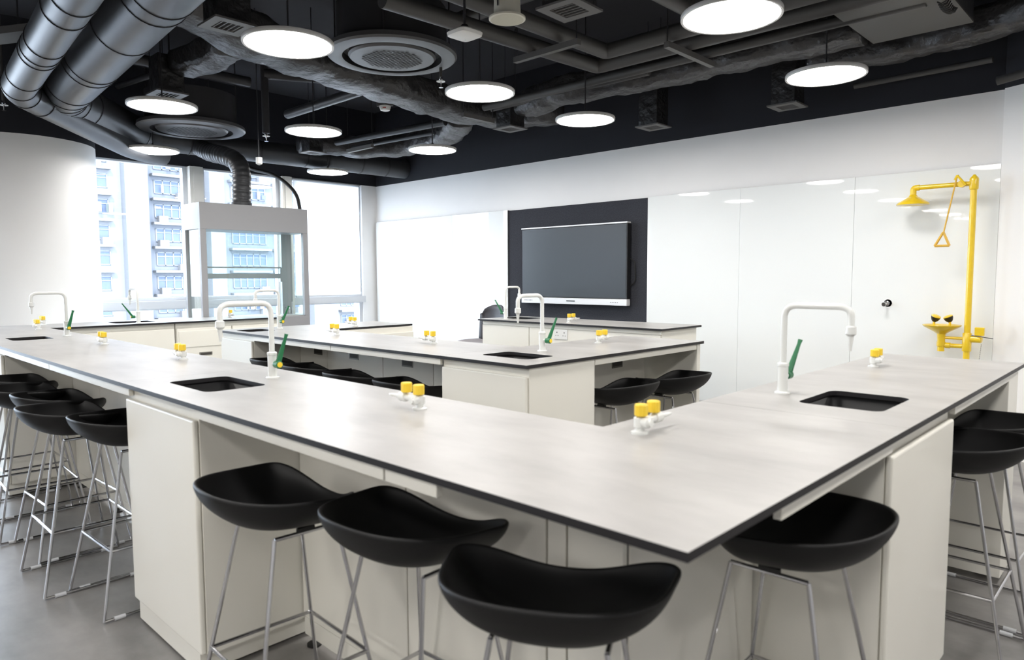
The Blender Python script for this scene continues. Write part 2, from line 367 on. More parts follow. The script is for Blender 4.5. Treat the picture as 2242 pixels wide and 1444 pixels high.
def sink(h, label):
    x0, x1, y0, y1 = h; cx, cy = (x0+x1)/2, (y0+y1)/2; a, c = (x1-x0)/2+.004, (y1-y0)/2+.004
    t = thing('sink', label, 'sink', (cx, cy, ZU), 0, 'black bench sinks')
    b = MB(); d = .20; n = 5; r = .035
    def loop(a, c, z, r):
        L = []
        for (sx, sy, an) in ((-1, -1, PI), (1, -1, 1.5*PI), (1, 1, 0), (-1, 1, .5*PI)):
            L += [(sx*(a-r)+r*math.cos(an+.5*PI*k/n), sy*(c-r)+r*math.sin(an+.5*PI*k/n), z) for k in range(n+1)]
        return L
    Ls = [loop(a, c, 0, r), loop(a-.008, c-.008, -d+.03, r), loop(a-.03, c-.03, -d, r*.7), loop(.03, .03, -d-.006, .029)]
    m = len(Ls[0]); vs = [p for L in Ls for p in L]
    b.add(vs, [(i*m+(k+1) % m, i*m+k, (i+1)*m+k, (i+1)*m+(k+1) % m) for i in range(3) for k in range(m)], 0, True)
    o = b.build('basin', SINKM, t); md = o.modifiers.new('solid', 'SOLIDIFY'); md.thickness = .006; md.offset = 1
    MB().lathe([(.032, 0), (.032, .004), (.02, .006)], (0, 0, -d-.010), n=20).build('drain', SINKM, t)
    return t
sink(hA, 'black sink in the nearest bench left of the tall tap')
sink(hB, 'black sink beside the bench leg pointing to the yellow shower')
sink(hL, 'black sink at the far left end of the nearest bench')
sink(hW, 'black sink under the window in front of the round column')
sink(hM, 'black sink at the middle bench corner')
sink(hM2, 'black sink at the middle bench end nearest the fume cupboard')
sink(hT, 'black sink in the demonstration desk')

# ------------------------------------------------------------------ cabinets
ZC = HC - TH - .001
def cabinet(name, label, x0, x1, y0, y1, front, doors=1, gap=.045, plinth=.085, feet=False, group='bench base cabinets', inset=.035):
    """base cabinet standing on a plinth; front: which side carries the door ('-y','+x','+y','-x')"""
    cx, cy = (x0+x1)/2, (y0+y1)/2
    t = thing(name, label, 'cabinet', (cx, cy, 0), 0, group)
    a, c = (x1-x0)/2, (y1-y0)/2
    s = .02
    bx = [-a, a, -c, c]
    if front == '-y': bx[2] += s
    if front == '+y': bx[3] -= s
    if front == '+x': bx[1] -= s
    if front == '-x': bx[0] += s
    k_ = .018
    hb = MB().box(bx[0], bx[0]+k_, bx[2], bx[3], plinth, ZC).box(bx[1]-k_, bx[1], bx[2], bx[3], plinth, ZC).box(bx[0]+k_, bx[1]-k_, bx[2], bx[2]+k_, plinth, ZC).box(bx[0]+k_, bx[1]-k_, bx[3]-k_, bx[3], plinth, ZC).box(bx[0]+k_, bx[1]-k_, bx[2]+k_, bx[3]-k_, plinth, plinth+k_)
    hb.build('body', CAB, t)
    pb = [bx[0]+inset, bx[1]-inset, bx[2]+inset, bx[3]-inset]
    if front == '-y': pb[2] = bx[2]-.012
    if front == '+x': pb[1] = bx[1]+.012
    MB().box(*pb, .012, plinth).build('plinth', CAB, t)
    MB().box(pb[0]+.02, pb[1]-.02, pb[2]+.02, pb[3]-.02, 0, .012).build('base', CABD, t)
    for i in range(doors):
        u0, u1 = i/doors, (i+1)/doors; e = .004
        zt = ZC-gap
        if front in ('-y', '+y'):
            yy = (-c, -c+s-.002) if front == '-y' else (c-s+.002, c)
            d = MB().box(-a+2*a*u0+e, -a+2*a*u1-e, yy[0], yy[1], plinth+.002, zt)
        else:
            xx = (a-s+.002, a) if front == '+x' else (-a, -a+s-.002)
            d = MB().box(xx[0], xx[1], -c+2*c*u0+e, -c+2*c*u1-e, plinth+.002, zt)
        d.build('door', CAB, t, bevel=.006)
    return t
def kneehole(name, label, loc_box, back_axis, back_pos, seams, slots=(), span=None, rail=None, feet=(), group='kneehole back panels'):
    """back panels set under the worktop plus the thin rail beneath the worktop edge.
    back_axis 'y': panels lie in plane y=back_pos along x (seams = x cuts); 'x': plane x=back_pos along y."""
    t = thing(name, label, 'bench panel', (0, 0, 0), 0, group)
    for i in range(len(seams)-1):
        a, b_ = seams[i]+.003, seams[i+1]-.003
        q = MB().box(a, b_, back_pos, back_pos+.018, .10, ZC) if back_axis == 'y' else MB().box(back_pos-.018, back_pos, a, b_, .10, ZC)
        q.build('panel', CAB, t, bevel=.002)
    a, b_ = seams[0]+.003, seams[-1]-.003
    q = MB().box(a, b_, back_pos+.0185, back_pos+.035, .10, ZC) if back_axis == 'y' else MB().box(back_pos-.035, back_pos-.0185, a, b_, .10, ZC)
    q.build('backing', CABD, t)
    q = MB().box(a, b_, back_pos+.004, back_pos+.02, .03, .095) if back_axis == 'y' else MB().box(back_pos-.02, back_pos-.004, a, b_, .03, .095)
    q.build('kick_rail', CAB, t)
    fm = max(1, int((b_-a)/.6))
    for i in range(fm+1):
        u = a+.05+(b_-a-.1)*i/fm
        c = (u, back_pos+.012, 0) if back_axis == 'y' else (back_pos-.012, u, 0)
        MB().lathe([(.026, 0), (.026, .008), (.008, .014), (.008, .03)], c, n=14).build('levelling_foot', RUBBER, t)
    for (u, z) in slots:
        wz, hz = .055, .022
        if back_axis == 'y':
            f = MB().box(u-wz, u+wz, back_pos-.003, back_pos, z-hz, z+hz); g = MB().box(u-wz+.008, u+wz-.008, back_pos-.0045, back_pos-.003, z-hz+.01, z+hz-.006)
        else:
            f = MB().box(back_pos, back_pos+.003, u-wz, u+wz, z-hz, z+hz); g = MB().box(back_pos+.003, back_pos+.0045, u-wz+.008, u+wz-.008, z-hz+.01, z+hz-.006)
        fo = f.build('slot_handle', SLOT, t); g.build('recess', SLOTD, fo)
    if rail:
        for r_ in rail:
            MB().box(*r_, ZC-.032, ZC).build('apron_rail', CAB, t, bevel=.001)
    return t
BP = 1.27       # near bench back panel plane (left leg)
cabinet('base_cabinet', 'ivory base cabinet between the row of tucked stools and the nearest stools', -2.93, -2.29, NY+.012, BP+.2, '-y')
cabinet('base_cabinet', 'ivory base cabinet right of the nearest bench corner, below the sink', -.87-.2, NX-.012, 1.935, 2.60, '+x')
cabinet('base_cabinet', 'ivory cabinet at the far left end of the nearest bench', -5.62, -5.115, NY+.012, BP+.2, '-y')
kneehole('kneehole_panel', 'ivory back panels behind the five stools of the left row', None, 'y', BP, [-5.11, -4.56, -4.02, -3.5, -2.935],
         rail=[(-5.11, -4.027, NY+.012, NY+.028), (-4.02, -2.885, NY+.012, NY+.028)])
kneehole('kneehole_panel', 'ivory back panels behind the three nearest stools', None, 'y', BP, [-2.285, -1.66, -1.10, -1.036, -.872],
         rail=[(-2.285, -1.26, NY+.012, NY+.028), (-1.252, -1.077, NY+.012, NY+.028)])
kneehole('kneehole_panel', 'ivory back panel behind the stool at the right of the nearest corner', None, 'x', -.87, [1.289, 1.93],
         rail=[(NX-.028, NX-.012, 1.25, 1.93)])
kneehole('kneehole_panel', 'ivory back panel beside the stools at the right edge', None, 'x', -.87, [2.605, 3.2, 3.60],
         rail=[(NX-.028, NX-.012, 2.605, 3.58)])
t = thing('end_panel', 'ivory end panel of the bench leg nearest the yellow shower', 'bench panel', (-.8, 3.70, 0), 0, 'bench end panels')
MB().box(-.28, .288, -.12, .10, .03, ZC).build('board', CAB, t, bevel=.002)
MB().lathe([(.026, 0), (.026, .008), (.008, .014), (.008, .03)], (.2, 0, 0), n=14).build('levelling_foot', RUBBER, t)
# window bench
t = cabinet('base_cabinet', 'ivory cabinet run under the window worktop, plain left half', -7.18, -6.62, 1.505, 2.48, '+x', doors=1)
t = cabinet('base_cabinet', 'ivory cabinet run under the window worktop with slot pull, right half', -7.18, -6.62, 2.49, 3.53, '+x', doors=2)
fo = MB().box(.28, .2835, -.32, -.20, .615, .645).build('slot_handle', SLOT, t); MB().box(.2835, .2845, -.31, -.21, .620, .637).build('recess', SLOTD, fo)
fo = MB().box(.28, .2835, .20, .32, .615, .645).build('slot_handle', SLOT, t); MB().box(.2835, .2845, .21, .31, .620, .637).build('recess', SLOTD, fo)
# drawer fronts on window bench
for y0, y1 in ((-.50, .0), (.01, .50)):
    MB().box(.28, .286, y0, y1, .70, .85).build('drawer', CAB, t, bevel=.002)
# middle bench
cabinet('base_cabinet', 'ivory cabinet at the middle bench corner beneath the sink', -2.725, MX-.012, MY+.012, 2.832, '-y', gap=.04)
cabinet('base_cabinet', 'ivory cabinet at the middle bench end near the fume cupboard', -5.31, -4.80, MY+.012, 2.88, '-y', gap=.04)
cabinet('base_cabinet', 'ivory cabinet of the middle bench leg facing the whiteboards', -5.31, -4.72, 2.89, 3.73, '+x', doors=2)
BM = 2.70
kneehole('kneehole_panel', 'ivory back panels with three slot handles under the middle worktop', None, 'y', BM, [-4.795, -4.42, -3.75, -3.24, -2.73],
         slots=[(-4.54, .80), (-4.08, .80), (-3.49, .80)],
         rail=[(-4.795, -3.767, MY+.012, MY+.028), (-3.76, -2.73, MY+.012, MY+.028)])
kneehole('kneehole_panel', 'ivory back panel with one slot handle behind the two right middle stools', None, 'x', -2.50, [2.837, 3.25, 3.86],
         slots=[(3.55, .80)], rail=[(MX-.028, MX-.012, 2.837, 3.86)])
t = thing('end_panel', 'ivory end panel of the middle bench leg', 'bench panel', (-2.41, 3.89, 0), 0, 'bench end panels')
MB().box(-.28, .277, -.02, .02, .03, ZC).build('board', CAB, t, bevel=.002)
MB().lathe([(.026, 0), (.026, .008), (.008, .014), (.008, .03)], (.2, 0, 0), n=14).build('levelling_foot', RUBBER, t)
# demonstration desk
t = thing('demonstration_desk', 'ivory demonstration desk with twin socket below the flat screen', 'desk', ((DX0+DX1)/2, (DY0+DY1)/2, 0))
a = (DX1-DX0)/2-.03; c = (DY1-DY0)/2-.03
MB().box(-a, -a+.018, -c+.02, c, .10, ZC).box(a-.018, a, -c+.02, c, .10, ZC).box(-a+.018, a-.018, -c+.02, -c+.038, .10, ZC).box(-a+.018, a-.018, c-.018, c, .10, ZC).box(-a+.018, a-.018, -c+.038, c-.018, .10, .118).build('body', CAB, t)
MB().box(-a+.03, a-.03, -c+.05, c-.03, 0, .10).build('plinth', CAB, t)
for x0, x1 in ((-a, -.38), (-.375, .42), (.425, a)):
    MB().box(x0+.002, x1-.002, -c, -c+.018, .68, ZC-.035).build('upper_panel', CAB, t, bevel=.0015)
    MB().box(x0+.002, x1-.002, -c, -c+.018, .11, .675).build('lower_panel', CAB, t, bevel=.0015)
MB().box(-a+.002, a-.002, -c+.004, -c+.02, ZC-.032, ZC).build('apron_rail', CAB, t)
so = MB().box(-.08, .07, -c-.008, -c, .80, .885).build('socket_outlet', PLASTW, t, bevel=.002)
b = MB()
for u in (-.045, .035):
    b.box(u-.004, u+.004, -c-.0086, -c-.008, .853, .865); b.box(u-.016, u-.008, -c-.0086, -c-.008, .83, .835); b.box(u+.008, u+.016, -c-.0086, -c-.008, .83, .835)
b.build('socket_hole', BLACKP, so)

# ------------------------------------------------------------------ taps
def faucet(x, y, rz, ln, lean, label):
    """spout runs along local +x; lever arm sits on local +y side"""
    t = thing('laboratory_tap', label, 'tap', (x, y, HC), rz, 'white gooseneck laboratory taps')
    MB().lathe([(.027, 0), (.027, .004), (.019, .008)], n=24).build('flange', TAPW, t)
    MB().lathe([(.0175, .006), (.0175, .092), (.0195, .094), (.0195, .102), (.012, .106)], n=24).build('body', TAPW, t)
    p = round_path([(0, 0, .10), (0, 0, .30), (ln, 0, .30), (ln, 0, .236)], .045, 8)
    MB().tube(p, .0105, 16).build('spout', TAPW, t)
    MB().lathe([(.0105, .240), (.016, .236), (.0165, .214), (.009, .206), (.0075, .19), (.0045, .160), (.0035, .160)], (ln, 0, 0), n=18).build('nozzle', TAPW, t)
    MB().lathe([(.010, .012), (.010, .03)], (0, 0, .058), (0, 1, 0), 16).build('valve_stem', TAPW, t)
    lb = MB()
    lb.lathe([(.013, .028), (.0145, .030), (.0145, .058), (.012, .060)], (0, 0, .058), (0, 1, 0), 18)
    lx, ly = lean
    n = 8; A = Vector((0, .044, .058)); B = Vector((lx, .044+ly, .178))
    d = (B-A).normalized()
    vs = []
    side = d.cross(Vector((-lx if lx else .3, -ly, .4))).normalized() if False else d.cross(Vector((0, 1, 0.001))).normalized()
    th = d.cross(side).normalized()
    for i in range(n+1):
        u = i/n; c = A.lerp(B, u) ; wd = .0125*(1-u)+.0055*u + (.003 if u > .9 else 0); tk = .010*(1-u)+.0045*u
        for k in range(10):
            an = 2*PI*k/10; vs.append(c+side*wd*math.cos(an)+th*tk*math.sin(an))
    fs = [(i*10+k, i*10+(k+1) % 10, (i+1)*10+(k+1) % 10, (i+1)*10+k) for i in range(n) for k in range(10)] + [tuple(n*10+k for k in range(10)), tuple(range(10))[::-1]]
    lb.add(vs, fs, 0, True)
    lv = lb.build('lever', GREEN, t, fix=False)
    MB().lathe([(.0105, .0598), (.0105, .0622), (.006, .0625)], (0, 0, .058), (0, 1, 0), 18).build('index_disc', YELK, t)
    return t
faucet(-2.611, 1.346, -PI/2, .205, (-.03, .02), 'white gooseneck tap behind the nearest bench sink, lever upright')
faucet(-.972, 2.351, 0, .215, (.02, .05), 'white gooseneck tap on the bench leg pointing to the yellow shower')
faucet(-2.478, 2.825, -PI/2, .19, (-.055, .01), 'white gooseneck tap at the middle bench corner')
faucet(-5.109, 2.702, -PI/2, .19, (-.05, .02), 'white gooseneck tap at the middle bench end near the fume cupboard')
faucet(-5.598, 1.373, -PI/2, .20, (-.03, .01), 'white gooseneck tap at the far end of the nearest bench before the round column')
faucet(-6.70, 2.20, PI, .20, (-.02, .09), 'white gooseneck tap under the window, lever leaning low')
faucet(-4.621, 4.744, PI/2, .19, (-.02, .075), 'white gooseneck tap on the demonstration desk')

def gas_tap(x, y, rz, label, two=1):
    t = thing('gas_tap', label, 'gas tap', (x, y, HC), rz, 'white gas taps with yellow knobs')
    MB().lathe([(.022, 0), (.022, .005), (.012, .008), (.011, .014), (.016, .018), (.016, .040), (.010, .044)], n=20).build('base', TAPW, t)
    for ang, kd in (((PI, .064), (-PI/2*two, .004)) if two else ((PI, .03),)):
        d = Vector((math.cos(ang), math.sin(ang), 0)); c = d*kd+Vector((0, 0, .030)); o_ = max(.0, kd-.03)
        MB().lathe([(.011, .01), (.011, .03+o_), (.015, .032+o_), (.015, .058+o_), (.011, .061+o_), (.009, .068+o_), (.006, .07+o_), (.0065, .08+o_), (.005, .082+o_), (.006, .09+o_), (.0045, .092+o_), (.0055, .10+o_), (.003, .118+o_)] if kd > .01 else [(.012, .0), (.014, .012), (.014, .026), (.009, .03), (.009, .036)], (0, 0, .030), tuple(d), 14).build('outlet', TAPW, t)
        kb = MB(); prof = [(.016, .016), (.0175, .018), (.0175, .043), (.0155, .046)]
        n = 24; vs = []
        for r, z in prof:
            for k in range(n):
                rr = r*(1 if k % 2 else .94); vs.append(c+Vector((rr*math.cos(2*PI*k/n), rr*math.sin(2*PI*k/n), z)))
        kb.add(vs, [(i*n+k, i*n+(k+1) % n, (i+1)*n+(k+1) % n, (i+1)*n+k) for i in range(3) for k in range(n)] + [tuple(3*n+k for k in range(n)), tuple(range(n))[::-1]], 0, False)
        kb.build('knob', YELK, t)
    return t
gas_tap(-1.655, 1.325, 0, 'gas tap with yellow knobs near the nearest inner corner of the front bench')
gas_tap(-.985, 1.50, -PI/2, 'gas tap with yellow knobs closest to the camera, by the near corner of the worktop', -1)
gas_tap(-3.528, 1.355, 0, 'gas tap with yellow knobs left of the nearest black sink')
gas_tap(-4.691, 1.345, 0, 'gas tap with yellow knobs right of the far left tap on the nearest bench')
gas_tap(-6.50, 1.40, 0, 'gas tap with yellow knobs beyond the far left sink')
gas_tap(-7.05, 1.56, 0, 'gas tap with yellow knobs in the corner before the round column')
gas_tap(-.965, 3.30, -PI/2, 'gas tap with yellow knobs on the bench leg nearest the yellow shower', -1)
gas_tap(-3.241, 2.705, 0, 'gas tap with yellow knobs on the middle bench in front of the chair')
gas_tap(-4.235, 2.670, 0, 'gas tap with yellow knobs on the middle bench beside the fume cupboard end')
gas_tap(-4.87, 3.24, 0, 'gas tap with yellow knobs on the middle bench leg before the roller blind')
gas_tap(-2.534, 3.403, -PI/2, 'gas tap with yellow knobs on the right leg of the middle bench', -1)
gas_tap(-3.857, 4.75, -PI/2, 'gas tap with yellow knobs on the demonstration desk', -1)
gas_tap(-6.98, 3.15, PI, 'gas tap with a yellow knob just in front of the fume cupboard', 0)

# ------------------------------------------------------------------ bar stools
ZSEAT = .655
def stool_shell():
    b = MB(); NT, NR = 64, 14
    rim = []
    for i in range(NT):
        t = 2*PI*i/NT; a_ = abs((t+PI) % (2*PI)-PI)      # 0 at the back, pi at the front
        e = 2.35
        s, c = math.sin(t), math.cos(t)
        x = .230*math.copysign(abs(s)**(2/e), s); y = -math.copysign(abs(c)**(2/e), c)
        y *= .232 if y < 0 else .155
        wng = math.exp(-((a_-2.13)/.36)**2)
        wng = math.exp(-((a_-2.0)/.5)**2)
        if a_ < 2.0: z = .114+.024*math.cos(a_/2.0*PI/2)**2
        else:
            u = (a_-2.0)/(PI-2.0); u = u*u*(3-2*u); z = .114*(1-u)+.056*u
        z += .0
        x *= 1+.11*math.exp(-((a_-1.98)/.36)**2); y += .010*wng
        rim.append((x, y, z))
    for j in range(NR+1):
        r = j/NR
        ph = r*math.radians(84); rs = math.sin(ph)/math.sin(math.radians(84)); zz = (1-math.cos(ph))/(1-math.cos(math.radians(84)))
        for i in range(NT):
            x, y, z = rim[i]
            b.v.append((x*rs, y*rs-.005*(1-rs), z*zz))
    for j in range(NR):
        for i in range(NT):
            k = (i+1) % NT
            if j == 0: continue
            b.f.append([j*NT+i, j*NT+k, (j+1)*NT+k, (j+1)*NT+i]); b.m.append(0); b.s.append(True)
    b.f.append([NT+i for i in range(NT)]); b.m.append(0); b.s.append(True)
    return b
LEG_T = {(sx, sy): (sx*.113, (.10 if sy > 0 else -.085), .643) for sx in (-1, 1) for sy in (-1, 1)}
LEG_B = {(sx, sy): (sx*.205, (.20 if sy > 0 else -.205), .008) for sx in (-1, 1) for sy in (-1, 1)}
def leg_at(k, z):
    a, b = Vector(LEG_T[k]), Vector(LEG_B[k]); u = (z-a.z)/(b.z-a.z); return a.lerp(b, u)
def make_stool(label, loc, rz):
    t = thing('bar_stool', label, 'stool', loc, rz, 'black shell bar stools with chrome wire legs')
    o = stool_shell().build('seat_shell', SHELL, t, sharp=180); o.location = (0, 0, .643)
    md = o.modifiers.new('solid', 'SOLIDIFY'); md.thickness = .011; md.offset = -1
    md = o.modifiers.new('sub', 'SUBSURF'); md.levels = 1; md.render_levels = 1
    for k in LEG_T:
        MB().tube([Vector(LEG_T[k]), leg_at(k, .26), Vector(LEG_B[k])], .0058, 10).build('leg', CHROME, t)
    for sx in (-1, 1):
        a, c = Vector(LEG_T[(sx, -1)]), Vector(LEG_T[(sx, 1)])
        MB().tube([a, c], .0058, 10).build('seat_rail', CHROME, t)
        MB().box(sx*.113-.006, sx*.113+.006, -.02, .03, .645, .657).build('seat_bracket', RUBBER, t)
        a, c = Vector(LEG_B[(sx, -1)]), Vector(LEG_B[(sx, 1)])
        rn = MB().tube([a, c], .0058, 10).build('floor_runner', CHROME, t)
        for u in (.14, .86):
            p = a.lerp(c, u); dr = (c-a).normalized()*.02
            MB().tube([p-dr, p+dr], .0085, 10).build('glider', GLIDER, rn)
    ks = [(-1, -1), (1, -1), (1, 1), (-1, 1)]
    P = [leg_at(k, .265) for k in ks]
    for i in range(4):
        MB().tube([P[i], P[(i+1) % 4]], .0055, 10).build('footrest_bar', CHROME, t)
    return t
st0 = None
STOOLS = [
    (-1.825, 0.965, -0.04, 'black bar stool leftmost of the three nearest, beside the ivory cabinet'),
    (-1.36, 1.075, 0.06, 'black bar stool second of the three nearest, wing tip pointing to the bench corner'),
    (-0.875, 1.04, 0.50, 'black bar stool closest to the camera, lowest in the picture at the bench corner'),
    (-0.67, 1.69, PI/2+.03, 'black bar stool half under the worktop right of the nearest bench corner'),
    (-0.56, 2.88, PI/2, 'black bar stool at the right picture edge, in front of its twin'),
    (-0.55, 3.34, PI/2-.03, 'black bar stool at the right picture edge, behind its twin'),
    (-3.175, 1.0, 0.03, 'black bar stool first of the left row, against the ivory cabinet'),
    (-3.57, 0.90, 0, 'black bar stool second of the left row from the cabinet'),
    (-4.02, 0.97, 0.04, 'black bar stool third of the left row from the cabinet'),
    (-4.43, 0.91, -0.04, 'black bar stool fourth of the left row from the cabinet'),
    (-4.88, 0.97, 0, 'black bar stool at the far end of the left row'),
    (-4.56, 2.45, 0, 'black bar stool leftmost under the middle bench'),
    (-4.06, 2.42, 0.05, 'black bar stool second from left under the middle bench'),
    (-3.55, 2.41, 0, 'black bar stool third from left under the middle bench'),
    (-3.07, 2.43, -0.04, 'black bar stool under the middle bench beside the corner cabinet'),
    (-2.21, 3.12, PI/2, 'black bar stool under the right leg of the middle bench, beside the corner cabinet'),
    (-2.17, 3.62, PI/2, 'black bar stool under the right leg of the middle bench, beside the end panel'),
]
for x, y, rz, lb in STOOLS:
    if st0 is None: st0 = make_stool(lb, (x, y, 0), rz)
    else: dup(st0, (x, y, 0), rz, lb)

# chair behind the demonstration desk
t = thing('desk_chair', 'dark shell chair with pale seat behind the demonstration desk', 'chair', (-5.66, 5.44, 0), math.radians(172))
b = MB()
n = 14
for side in (0,):
    vs = []
    for j in range(9):
        v = j/8
        for i in range(n+1):
            u = -1+2*i/n; z = .60+.42*v; wd = .245*(1-.25*max(0, (v-.72)/.28)**2)
            zz = z-(.05*abs(u)**3 if v > .8 else 0)
            vs.append((u*wd, -.20-.03*v+.07*u*u, zz))
    b.add(vs, [(j*(n+1)+i, j*(n+1)+i+1, (j+1)*(n+1)+i+1, (j+1)*(n+1)+i) for j in range(8) for i in range(n)], 0, True)
o = b.build('backrest', CHAIRG, t); md = o.modifiers.new('solid', 'SOLIDIFY'); md.thickness = .02
b = MB(); vs = []
for j in range(9):
    v = -1+2*j/8
    for i in range(n+1):
        u = -1+2*i/n; vs.append((u*.24*(1-.12*abs(v)**3), v*.215+.02, .60+.03*abs(u)**3-.025*max(0, v)**3))
b.add(vs, [(j*(n+1)+i, j*(n+1)+i+1, (j+1)*(n+1)+i+1, (j+1)*(n+1)+i) for j in range(8) for i in range(n)], 0, True)
o = b.build('seat', CHAIRS, t); md = o.modifiers.new('solid', 'SOLIDIFY'); md.thickness = .035
MB().box(-.03, .03, -.235, -.10, .545, .60).build('back_support', BLACKP, t)
MB().lathe([(.03, .05), (.03, .35), (.018, .352), (.018, .56), (.10, .565), (.10, .575)]).build('gas_lift', CHROME, t)
for k in range(5):
    a = 2*PI*k/5; lg = MB().tube([(0, 0, .09), (.26*math.cos(a), .26*math.sin(a), .07)], [.022, .014], 10).build('base_arm', CHROME, t)
    MB().lathe([(.03, -.02), (.03, .02)], (.26*math.cos(a), .26*math.sin(a), .03), (-math.sin(a), math.cos(a), 0), 16).build('caster', RUBBER, lg)

# ------------------------------------------------------------------ fume cupboard
HX0, HX1, HY0, HY1, HZ = -7.64, -7.215, 2.985, 4.195, 2.105
t = thing('fume_cupboard', 'grey glazed fume cupboard with four glass sides by the window', 'fume cupboard', ((HX0+HX1)/2, (HY0+HY1)/2, 0))
a, c = (HX1-HX0)/2, (HY1-HY0)/2
MB().box(-a, a, -c, c, 1.835, HZ).build('header', HOODG, t, bevel=.003)
bb = MB().box(-a, a, -c, c, .03, .905).build('base_cabinet', HOODG, t, bevel=.003)
MB().box(a, a+.004, -c+.02, c-.1, .10, .80).build('door', HOODG, bb)
MB().box(-a+.03, a-.03, -c+.03, c-.03, 0, .03).build('plinth', CABD, t)
MB().box(-a+.03, a-.03, -c+.03, c-.03, .905, .915).build('work_surface', WTOP, t)
for sx in (-1, 1):
    for sy in (-1, 1):
        wy = .06 if sx > 0 else .07
        MB().box(sx*a, sx*(a-.05), sy*c, sy*(c-wy), .905, 1.835).build('corner_post', HOODG, t, bevel=.002)
MB().box(a-.03, a-.024, -c+.06, c-.06, .915, 1.835).build('front_glass', HGLASS, t)
for sy, nm in ((-1, 'side_glass'), (1, 'side_glass')):
    MB().box(-a+.05, a-.05, sy*(c-.02), sy*(c-.026), .915, 1.835).build(nm, HGLASS, t)
MB().box(-a+.02, -a+.026, -c+.07, c-.07, 1.36, 1.835).build('rear_sash_glass', HGLASS, t)
MB().box(-a+.01, -a+.035, -c+.07, c-.07, 1.33, 1.385).build('sash_handle_bar', HOODR, t)
MB().box(-a+.01, -a+.03, -c+.07, c-.07, 1.445, 1.46).build('sash_rail', HOODR, t)
MB().box(-a+.005, -a+.05, c-.13, c-.07, .915, 1.835).build('service_post', HOODR, t)
MB().box(-a+.01, -a+.05, c-.15, c-.13, 1.29, 1.45).build('sash_bracket', HOODR, t)
MB().tube(round_path([(-a+.06, c-.10, .99), (-.06, c-.10, .99), (-.06, c-.10, .93)], .015), .007, 8).build('service_outlet', CHROME, t)
MB().tube([(0, c-.1, .90), (0, c-.1, 1.06)], .006, 8).build('service_spindle', CHROME, t)
# flexible exhaust
t = thing('exhaust_hose', 'ribbed grey exhaust hose bending up from the fume cupboard', 'duct', (-7.42, 3.52, HZ))
b = MB(); path = round_path([(0, 0, 0), (0, .02, .46), (-.22, -.06, .57), (-.50, -.10, .62), (-.72, -.14, .72)], .16, 10)
# resample
P = [Vector(p) for p in path]; S = [0]
for i in range(1, len(P)): S.append(S[-1]+(P[i]-P[i-1]).length)
def at(s_):
    for i in range(1, len(P)):
        if S[i] >= s_:
            d = S[i]-S[i-1]; return P[i-1].lerp(P[i], (s_-S[i-1])/d if d > 1e-9 else 0)
    return P[-1]
N = 150; pts = [at(S[-1]*i/N) for i in range(N+1)]
sm = [sum((pts[min(max(i+k, 0), N)] for k in range(-5, 6)), Vector())/11 for i in range(N+1)]; sm[0] = pts[0]
rad = [.099+.0022*math.sin(i*2*PI/6)+.0018*math.sin(i*.37) for i in range(N+1)]
b.tube(sm, rad, 28); b.build('hose', DUCT, t)
MB().lathe([(.112, 0), (.112, .04), (.104, .042)], n=28).build('collar', DUCT, t)
t = tag(MB().tube(round_path([(-7.26, 4.13, HZ-.005), (-7.28, 4.11, 2.28), (-7.42, 4.02, 2.44), (-7.6, 3.95, 2.53), (-7.85, 3.89, 2.58), (-8.02, 3.84, 2.66), (-8.10, 3.82, 2.74)], .12, 8), .020, 12).build('power_hose', RUBBER),
        'black hose arching from the fume cupboard top up to the round duct', 'hose')

# ------------------------------------------------------------------ emergency shower
SX, SY = -1.13, 6.02
t = thing('emergency_shower', 'yellow emergency shower with eyewash bowl at the whiteboard wall', 'emergency shower', (SX, SY, 0))
MB().tube([(0, 0, .012), (0, 0, 2.045)], .0215, 20).build('riser_pipe', YEL, t)
MB().lathe([(.10, 0), (.10, .012), (.03, .014), (.028, .05)], n=28).build('floor_flange', YEL, t)
MB().lathe([(.028, 1.955), (.030, 1.96), (.030, 2.03), (.026, 2.04), (.012, 2.055), (.008, 2.062)], n=20).build('top_fitting', YEL, t)
MB().tube([(0, 0, 2.0), (-.375, 0, 2.0)], .0175, 16).tube(round_path([(-.35, 0, 2.0), (-.392, 0, 2.0), (-.392, 0, 1.95)], .02), .022, 16).build('shower_arm', YEL, t)
MB().lathe([(.020, 1.952), (.026, 1.945), (.03, 1.935), (.055, 1.92), (.105, 1.888), (.112, 1.878), (.110, 1.872), (.02, 1.882)], (-.392, 0, 0), n=40).build('shower_head', YEL, t)
MB().lathe([(.024, -.02), (.024, .03)], (-.075, 0, 2.0), (0, -1, 0), 18).lathe([(.018, -.03), (.018, .03)], (-.075, 0, 2.0), (1, 0, 0), 18).build('valve', YEL, t)
MB().tube([(-.045, -.035, 1.99), (-.10, -.035, 2.062)], .008, 8).tube([(-.10, -.035, 2.062), (-.115, -.035, 2.03)], .008, 8).build('valve_lever', YEL, t)
MB().tube([(-.10, -.035, 2.06), (-.17, -.04, 1.655)], .0055, 8).build('pull_rod', YELP, t)
tri = [(-.172, -.04, 1.655), (-.225, -.04, 1.555), (-.130, -.04, 1.555)]
ph = MB()
for i in range(3): ph.tube([tri[i], tri[(i+1) % 3]], .009, 10)
ph.build('pull_handle', YELP, t)
bx = -.165
MB().lathe([(.022, .80), (.026, .805), (.026, .86), (.03, .90), (.05, .915), (.12, .955), (.128, .965), (.126, .968), (.05, .935), (.015, .93)], (bx, 0, 0), n=40).build('eyewash_bowl', YEL, t)
MB().tube([(bx, 0, .77), (bx, 0, .86)], .024, 16).lathe([(.03, .81), (.03, .84)], (bx, 0, 0), n=18).build('bowl_stem', YEL, t)
MB().tube([(bx, 0, .815), (0, 0, .815)], .017, 14).lathe([(.022, 0), (.022, .03)], (bx+.03, 0, .815), (1, 0, 0), 16).build('drain_arm', YEL, t)
